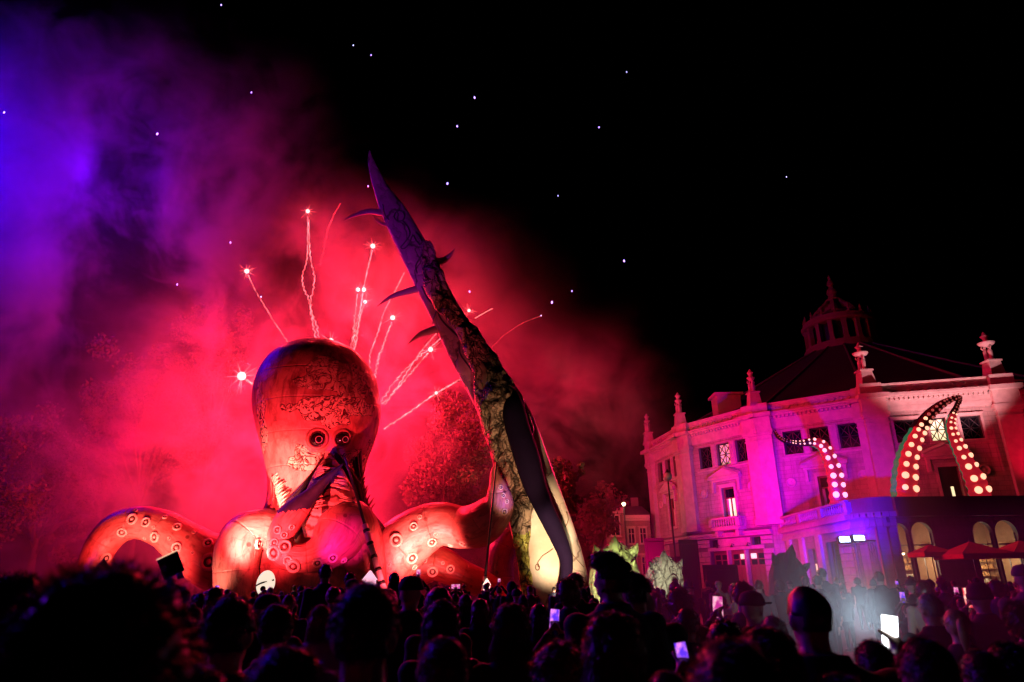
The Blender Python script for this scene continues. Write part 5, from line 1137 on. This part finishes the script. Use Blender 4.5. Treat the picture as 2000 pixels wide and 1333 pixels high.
def person(x, y, ztop, yaw, label, pose='down', hk='crop', hc='dark brown', cc='black', female=False, dense=False, turn=0.0, group='people in the crowd', bulky=1.0, seed=0, fine=False, wide=1.0):
    me = body(pose, female, fine, turn, bulky); s_ = ztop / (1.755 + {'curly': .035, 'quiff': .02, 'beanie': .05}.get(hk, .01))
    root = bpy.data.objects.new('person', None); COL.objects.link(root); root.location = (x, y, 0); root.rotation_euler = (0, 0, yaw); root.scale = (s_ * wide, s_ * wide, s_)
    tag(root, label, 'person', group)
    o = bpy.data.objects.new('body', me); COL.objects.link(o); o.parent = root
    o.material_slots[1].link = 'OBJECT'; o.material_slots[1].material = MC[cc]
    if hk in ('beanie', 'cap', 'hood'):
        h = bpy.data.objects.new({'beanie': 'knit_hat', 'cap': 'cap', 'hood': 'hood'}[hk], cap_mesh(hk)); mt = MC[cc]
        if not len(h.data.materials): h.data.materials.append(None)
        h.material_slots[0].link = 'OBJECT'; h.material_slots[0].material = mt
    else:
        me2 = hair(hk, dense, seed); 
        if not len(me2.materials): me2.materials.append(None)
        h = bpy.data.objects.new('hair', me2); h.material_slots[0].link = 'OBJECT'; h.material_slots[0].material = MH[hc]
    COL.objects.link(h); h.parent = root
    if turn and hk not in ():
        h.matrix_basis = Matrix.Translation(HC) @ Matrix.Rotation(turn, 4, 'Z') @ Matrix.Translation(-HC)
    return root, s_
HALF = {'crop': .088, 'shaved': .08, 'quiff': .092, 'curly': .112, 'long': .108, 'bob': .112, 'ponytail': .09, 'bun': .09, 'wavy': .112, 'beanie': .106, 'cap': .098, 'hood': .118}
def head_at(px, top, hw, label, **k):
    """stand a person so that the crown of the head is where the ray through (px, top) passes at the distance that gives the half width"""
    hk = k.get('hk', 'crop'); hh = HALF[hk] * k.get('wide', 1.0); d_ = ray(px, top); Y = hh * FPX / hw
    for _ in range(4):
        p = CAM + d_ * (Y / d_.y); s_ = p.z / 1.77; Y = hh * s_ * FPX / hw * d_.y
    p = CAM + d_ * (Y / d_.y); yaw = k.pop('yaw', math.atan2(-p.x, p.y) * .6 + random.uniform(-.15, .15))
    return person(p.x, p.y, p.z, yaw, label, **k)
G = 'people standing nearest the camera'
FG = [
 (215, 1113, 158, 'nearest person, huge blurred dark curly head at lower left', dict(hk='curly', hc='black', dense=True, female=False)),
 (38, 1128, 58, 'person at the left edge with a big dark curly head', dict(hk='curly', hc='black', dense=True, seed=2)),
 (452, 1166, 49, 'short-haired man right of the huge curly head, lit along one ear', dict(hk='crop', hc='black', dense=True)),
 (541, 1181, 34, 'person with cropped hair just behind the blond-haired girl', dict(hk='crop', hc='dark brown', dense=True)),
 (627, 1184, 24, 'person with long straight blond hair and pale grey coat', dict(hk='long', hc='blond', cc='white', female=True, dense=True)),
 (716, 1140, 66, 'large man with cropped round head and visible ears below the octopus', dict(hk='crop', hc='black', dense=True)),
 (560, 1262, 76, 'dark head with reddish rim at the bottom edge under the octopus', dict(hk='crop', hc='brown', dense=True)),
 (868, 1245, 49, 'lower dark head with glowing red crown between two taller people', dict(hk='crop', hc='auburn', dense=True)),
 (863, 1178, 38, 'broad-haired person in black behind the red-crowned head', dict(hk='bob', hc='black', female=True, dense=True)),
 (998, 1184, 38, 'person with shoulder-length wavy auburn-edged hair at the centre', dict(hk='wavy', hc='auburn', cc='brown', female=True, dense=True)),
 (1088, 1268, 44, 'person with tousled red-lit hair at the bottom centre', dict(hk='quiff', hc='auburn', dense=True)),
 (937, 1172, 19, 'slim person with auburn hair between the two dark bobs', dict(hk='wavy', hc='auburn', female=True)),
 (1053, 1182, 22, 'long-haired person in black standing left of the person holding a side-lit phone', dict(hk='long', hc='black', female=True)),
 (1192, 1086, 31, 'tall man with thick quiff in front of the yellow-green rock', dict(hk='quiff', hc='black', dense=True, turn=.9, yaw=0.1, bulky=1.1)),
 (1240, 1119, 27, 'man with rounded crop close at the right shoulder of the tall quiffed man', dict(hk='crop', hc='black', dense=True, bulky=1.1)),
 (1193, 1205, 62, 'big dark head with thin red outline below the tall quiffed man', dict(hk='wavy', hc='auburn', dense=True, female=True)),
 (1325, 1148, 24, 'person with reddish curls in front of the grey-green rock', dict(hk='curly', hc='auburn')),
 (1466, 1156, 25, 'man in a cap facing sideways right of the held phone', dict(hk='cap', hc='black', cc='black', turn=-.6)),
 (1508, 1204, 24, 'low dark head with a white rim of light behind the shaved man', dict(hk='crop', hc='grey')),
 (1573, 1141, 40, 'man with shaved head and thick collared coat before the pale light beam', dict(hk='shaved', hc='black', dense=True, bulky=1.3, turn=.35)),
 (1428, 1250, 92, 'large round head with violet-pink rim at the bottom right of centre', dict(hk='crop', hc='dark brown', dense=True)),
 (1492, 1232, 70, 'person with smooth reddish hair partly behind the large violet-rimmed head', dict(hk='long', hc='auburn', female=True, dense=True)),
 (1415, 1218, 40, 'dark-haired head peeking above the large violet-rimmed head', dict(hk='wavy', hc='black', female=True)),
 (1802, 1248, 50, 'person with brown hair edged by the white phone light', dict(hk='crop', hc='brown', dense=True)),
 (1704, 1252, 35, 'small head tight against the left side of the glaring phone', dict(hk='crop', hc='brown', dense=True)),
 (1812, 1160, 21, 'person whose head has a white rim on the left, above the glaring phone', dict(hk='crop', hc='grey', turn=.5)),
 (1864, 1190, 23, 'girl with a blond ponytail at the right', dict(hk='ponytail', hc='blond', female=True)),
 (1912, 1270, 38, 'low red-edged head at the bottom right', dict(hk='crop', hc='brown', dense=True)),
 (1965, 1262, 44, 'dark head beside the bottom right corner', dict(hk='bob', hc='black', female=True, dense=True)),
 (1992, 1176, 30, 'person cut by the right edge with red-lit cheek', dict(hk='curly', hc='auburn', dense=True)),
 (600, 1212, 0, '', None),
 (640, 1312, 60, 'crown of a head at the bottom edge left of centre', dict(hk='crop', hc='brown', dense=True)),
 (1302, 1312, 44, 'red-haired crown at the bottom edge left of the violet-rimmed head', dict(hk='crop', hc='auburn', dense=True)),
 (1640, 1318, 60, 'crown of a head at the bottom edge in front of the shaved man', dict(hk='crop', hc='black', dense=True)),
 (395, 1300, 50, 'dark crown at the bottom edge right of the huge curly head', dict(hk='crop', hc='auburn', dense=True)),
 (1340, 1188, 22, 'dark head beside the woman who films with an upright phone', dict(hk='crop', hc='black')),
]
TAKEN = []
for px, top, hw, lb, k in FG:
    if not k: continue
    r_, s_ = head_at(px, top, hw, lb, group=G, **k); TAKEN.append((r_.location.x, r_.location.y))
# phones held up ---------------------------------------------------------
M_ph = simple('phone_case', (.02, .02, .022), .3)
def screen_mat(name, c1, c2, st):
    b = NB(name); c = b.coord('Generated'); f = b.noise(c, 3.2, 3); b.set(b.b, 'Emission Color', b.mix(b.ramp(f, .4, .62), c1, c2)); b.set(b.b, 'Emission Strength', st); return b.fin((.02, .02, .02), .2)
M_scr = [screen_mat('screen_pink', (.5, .02, .25), (1, .45, .6), 1.3), screen_mat('screen_violet', (.12, .03, .9), (.9, .25, .9), 1.1), screen_mat('screen_red', (.5, .01, .03), (1, .5, .4), 1.8)]
def phone_person(px, py, Y, size, label_ph, label_p, scr=0, horiz=False, ang=0, hc='dark brown', cc='black', hk='crop', female=False, yo=0):
    c_ = P(px, py, Y); s_ = c_.z / 1.90; yaw = math.atan2(-c_.x, c_.y) * .8
    T = Matrix.Translation(c_) @ Matrix.Rotation(yaw, 4, 'Z') @ Matrix.Rotation(R(90 if horiz else 0) + ang, 4, 'Y') @ Matrix.Rotation(R(-6), 4, 'X')
    w_, h_ = .076 * size, .155 * size
    root = empty('phone', tuple(c_), label_ph, 'phone', 'phones held up to film')
    MB().box((0, .005, 0), (w_, .009, h_), T).obj('phone_body', M_ph, root); MB().box((0, -.001, 0), (w_ * .92, .004, h_ * .95), T).obj('screen', M_scr[scr], root)
    off = Matrix.Rotation(yaw + yo, 3, 'Z') @ Vector((0, .34 * s_, 0)); b_ = c_ - off; TAKEN.append((b_.x, b_.y))
    person(b_.x, b_.y, s_ * 1.76, yaw + yo, label_p, pose='both_up', hk=hk, hc=hc, cc=cc, female=female, group='people filming with phones'); return root
phone_person(424, 1152, 17, 1.2, 'upright violet-lit phone left of the octopus arch arm', 'person filming with the upright phone left of the arch arm', 1)
phone_person(420, 1169, 9.5, 1.1, 'sideways violet phone under the octopus left arm', 'person filming with the sideways violet phone at the left', 1, True)
phone_person(817, 1121, 17, 1.3, 'upright pink phone raised against the octopus right arm', 'person raising an upright pink phone before the right arm', 0)
phone_person(890, 1146, 15, 1.2, 'sideways pink phone below the octopus rear arm', 'person filming sideways below the rear arm', 0, True)
phone_person(975, 1136, 20, 1.0, 'small white-lit phone beside the thin striped pole', 'person with the small white-lit phone by the thin pole', 0)
phone_person(1083, 1210, 5.2, .9, 'phone with violet screen held low at the centre', 'person with a white-rimmed head holding the low violet phone', 1, False, .1)
phone_person(1402, 1186, 5.4, 1.0, 'bright upright phone with pink screen before the dark boards', 'woman with tied hair filming with the bright pink phone', 0, False, .06, 'black', 'black', 'ponytail', True, -.5)
phone_person(1763, 1167, 12, 1.1, 'small violet phone right of the shaved man', 'person with the small violet phone right of the shaved man', 1)
phone_person(1893, 1168, 7.5, 1.3, 'phone with red screen in the right-hand crowd', 'person with the red-screened phone in the right-hand crowd', 2)
phone_person(1868, 1156, 13, 1.0, 'small pink phone left of the red-screened one', 'person with the small pink phone at the right', 0)
phone_person(1752, 1141, 18, .9, 'tiny blue-lit phone near the lamp stand', 'person with the tiny blue-lit phone near the lamp stand', 1)
phone_person(1333, 1280, 3.3, .7, 'blurred phone with violet screen at the bottom', 'person holding the blurred violet phone at the bottom', 1, False, -.15)
# tablet in a case held high at the left
c_ = P(334, 1105, 5.6); T = Matrix.Translation(c_) @ Matrix.Rotation(R(-28), 4, 'Y') @ Matrix.Rotation(R(12), 4, 'Z')
tb = empty('tablet', tuple(c_), 'dark square tablet raised on one hand over the huge curly head', 'tablet')
MB().box((0, 0, 0), (.155, .014, .165), T).obj('case', M_ph, tb); MB().box((-.0, .0, .088), (.160, .02, .010), T).obj('lit_edge', glow('tablet_edge', (1, .55, .35), .9), tb); MB().box((.035, .0, -.105), (.045, .018, .05), T).obj('grip', simple('white_plastic', (.6, .6, .62), .4), tb)
yaw = math.atan2(-c_.x, c_.y); off = Matrix.Rotation(yaw, 3, 'Z') @ Vector((.12, .32, 0)); bp = P(347, 1135, 5.6) - off; 
person(bp.x, bp.y, 1.70, yaw, 'person hidden under the huge curly head, arm up holding the tablet', pose='right_up', hk='crop', hc='black', group='people filming with phones')
# glaring phone with its torch on
c_ = P(1738, 1236, 3.3); T = Matrix.Translation(c_) @ Matrix.Rotation(R(9), 4, 'Y') @ Matrix.Rotation(R(-15), 4, 'Z')
tp = empty('phone', tuple(c_), 'glaring white phone with its torch on, lower right', 'phone', 'phones held up to film')
MB().box((0, .006, 0), (.068, .010, .145), T).obj('phone_body', M_ph, tp); MB().box((0, -.002, 0), (.064, .006, .141), T).obj('screen', glow('glaring_screen', (.92, .97, 1), 5), tp)
tl = c_ + Vector((-.05, .45, .02)); lamp('phone_torch', 'SPOT', c_ + Vector((-.045, .02, .04)), (.62, .82, 1), 1700, P(1628, 1160, 6.2), spot_size=R(26), spot_blend=.8, shadow_soft_size=.02)
ay = R(38); s_ = c_.z / 1.90; off = Matrix.Rotation(ay, 3, 'Z') @ Vector((0, .34 * s_, 0)); bp = c_ - off
person(bp.x, bp.y, s_ * 1.76, ay, 'person in profile holding up the glaring white phone', pose='both_up', hk='crop', hc='brown', dense=True, group='people filming with phones'); TAKEN.append((bp.x, bp.y))
# child on shoulders in front of the octopus
for px, top, hw, lb, cc in ((637, 1102, 13, 'child in a blue jacket sitting on someone’s shoulders before the octopus', 'dark blue'),):
    r_, s_ = head_at(px, top, hw, lb, hk='crop', hc='black', cc=cc, group='people in the crowd')
r_, s_ = head_at(684, 1118, 11, 'dark head standing high between the child and the slanting pole', hk='crop', hc='black')
r_, s_ = head_at(770, 1120, 11, 'dark head standing high just right of the slanting pole', hk='bob', hc='black')
# small lanterns among the crowd ---------------------------------------
M_pl = glow('paper_lantern', (1, .80, .62), 1.0, (.8, .75, .68)); M_ink = simple('ink_line', (.03, .02, .02), .6)
def mask(px, py, Y):
    c_ = P(px, py, Y); root = empty('lantern_mask', (c_.x, Y, 0), 'glowing white hooded fish-faced lantern between the arch arm and the curled arm', 'lantern'); k = 18 * S(px, py, Y)
    MB().ball(c_, (k, k * .7, k * 1.35), 18, 12, fn=lambda q: 1 + .08 * q.x * q.z).obj('head', M_pl, root, True)
    MB().tube([c_ + Vector((-k * .95, -k * .25, -k * .25)), c_ + Vector((-k * .2, -k * .72, .02)), c_ + Vector((k * .95, -k * .25, k * .35))], [.035] * 3, 6, sub=4).obj('brow_line', M_ink, root)
    MB().lathe([(.30, 0), (.30, .05), (.20, .07), (.12, .02), (.001, .04)], 16, M=basis(c_ + Vector((0, -k * .68, -k * .55)), Vector((0, -1, 0)), k), cap=False).obj('eye', M_ink, root)
    MB().tube([(c_.x, Y, 0), c_ - Vector((0, 0, k * 1.2))], [.05, .05], 6).obj('pole', M_iron, root)
mask(519, 1140, 30)
def tent(px, py, Y, w_, h_, label, mat):
    c_ = P(px, py, Y); root = empty('paper_lantern', (c_.x, Y, 0), label, 'lantern'); a = w_ * S(px, py, Y); hh = h_ * S(px, py, Y)
    mb = MB(); mb.box(c_ - Vector((0, 0, hh * .3)), (a * 1.6, a, hh * 1.0)); mb.obj('body', mat, root)
    mb = MB(); mb.add([c_ + Vector(q) for q in ((-a, -a * .6, hh * .2), (a, -a * .6, hh * .2), (a, a * .6, hh * .2), (-a, a * .6, hh * .2), (-a * .1, 0, hh), (a * .1, 0, hh))], [(0, 1, 5, 4), (1, 2, 5), (2, 3, 4, 5), (3, 0, 4), (3, 2, 1, 0)]); mb.obj('roof', mat, root)
    MB().tube([(c_.x, Y, 0), c_ - Vector((0, 0, hh * .8))], [.05, .05], 6).obj('pole', M_iron, root)
tent(722, 1138, 30, 14, 22, 'pink-white paper lantern at the foot of the slanting striped pole', glow('pink_paper_lantern', (1, .45, .62), 1.3, (.8, .7, .75)))
tent(951, 1146, 34, 8, 15, 'small bright house-shaped lantern at the foot of the thin pole', glow('bright_paper_lantern', (1, .62, .5), 2.2))
hd = empty('pointed_hood', tuple(P(203, 1140, 24)), 'dark blue pointed cloth hood peaking above the huge curly head', 'hood'); hd.location.z = 0; hd.matrix_basis = Matrix.Translation((hd.location.x, 24, 0))
q = P(203, 1091, 24); MB().tube([(q.x, 24, 0), (q.x, 24, q.z - .9), (q.x, 24, q.z - .35), q], [.55, .52, .30, .01], 9, .7).obj('cloth', simple('violet_cloth', (.07, .03, .14), .8, bump=.5), hd)
# the packed crowd ------------------------------------------------------------
kinds = ['crop', 'crop', 'crop', 'quiff', 'long', 'wavy', 'bob', 'curly', 'ponytail', 'bun', 'beanie', 'hood', 'cap', 'long', 'crop']
marks = [(150, 'left of the octopus'), (400, 'below the octopus left arm'), (540, 'below the arch arm'), (720, 'below the octopus face'), (860, 'below the octopus right arm'), (1010, 'below the thin striped pole'), (1150, 'below the leaning tower'), (1260, 'by the yellow-green rock'), (1360, 'by the grey-green rock'), (1480, 'before the garage doors'), (1600, 'by the unlit dark rock'), (1720, 'below the blue floodlights'), (1850, 'below the left lit arches'), (99999, 'under the far parasols')]
depth = [(8, 'near in'), (12, 'midway in'), (18, 'deep in'), (26, 'far back in'), (99, 'farthest in')]
seen = set(); n_far = 0; rows_ = [5.2, 6.1, 7.0, 8.0, 9.2, 10.6, 12.2, 14.2, 16.6, 19.5, 23, 27, 31]
hn = dict(crop='cropped {h} hair', quiff='tousled {h} hair', long='long {h} hair', wavy='wavy {h} hair', bob='bobbed {h} hair', curly='curly {h} hair', ponytail='a {h} ponytail', bun='{h} hair in a bun', beanie='a knit hat', hood='the hood up', cap='a cap')
for ri, Y in enumerate(rows_):
    half = Y * .83; sp_ = .95 if Y < 12 else 1.18; x = -half + random.random() * sp_
    while x < half:
        xx = x + random.uniform(-.2, .2); yy = Y + random.uniform(-.35, .35); x += sp_ * random.uniform(.85, 1.15)
        if any((xx - a) ** 2 + (yy - b_) ** 2 < .5 ** 2 for a, b_ in TAKEN): continue
        if n_far >= 245: break
        px = proj((xx, yy, 1.7))[0]
        if Y < 13 and 1490 < px < 1750: continue
        for _ in range(40):
            hk = random.choice(kinds); hc = random.choice(hair_cols[:5] if random.random() < .9 else hair_cols)[0]; cc = random.choice(coat_cols)[0] if random.random() < .5 else random.choice(['black', 'dark blue', 'grey'])
            mk = next(t_ for lim, t_ in marks if px < lim); dp = next(t_ for lim, t_ in depth if yy < lim)
            key = (hk, hc if hk not in ('beanie', 'hood', 'cap') else '', cc, mk, dp)
            if key not in seen: break
        seen.add(key); fem = hk in ('long', 'wavy', 'bob', 'ponytail', 'bun'); ht_ = random.gauss(1.64 if fem else 1.73, .07) if random.random() > .08 else random.uniform(1.3, 1.5)
        lb = hn[hk].format(h=hc) + ', ' + cc + ' coat, ' + dp + ' the crowd ' + mk.replace(' the ', ' ').replace('farthest in the', 'farthest in')
        lb = lb if len(lb.split()) <= 16 else lb.replace(' coat, ', ', ')
        person(xx, yy, ht_, math.atan2(-xx, yy) * .5 + random.uniform(-.3, .3), lb, hk=hk, hc=hc, cc=cc, female=fem, turn=0.0, group='people in the crowd', seed=0)
        TAKEN.append((xx, yy)); n_far += 1
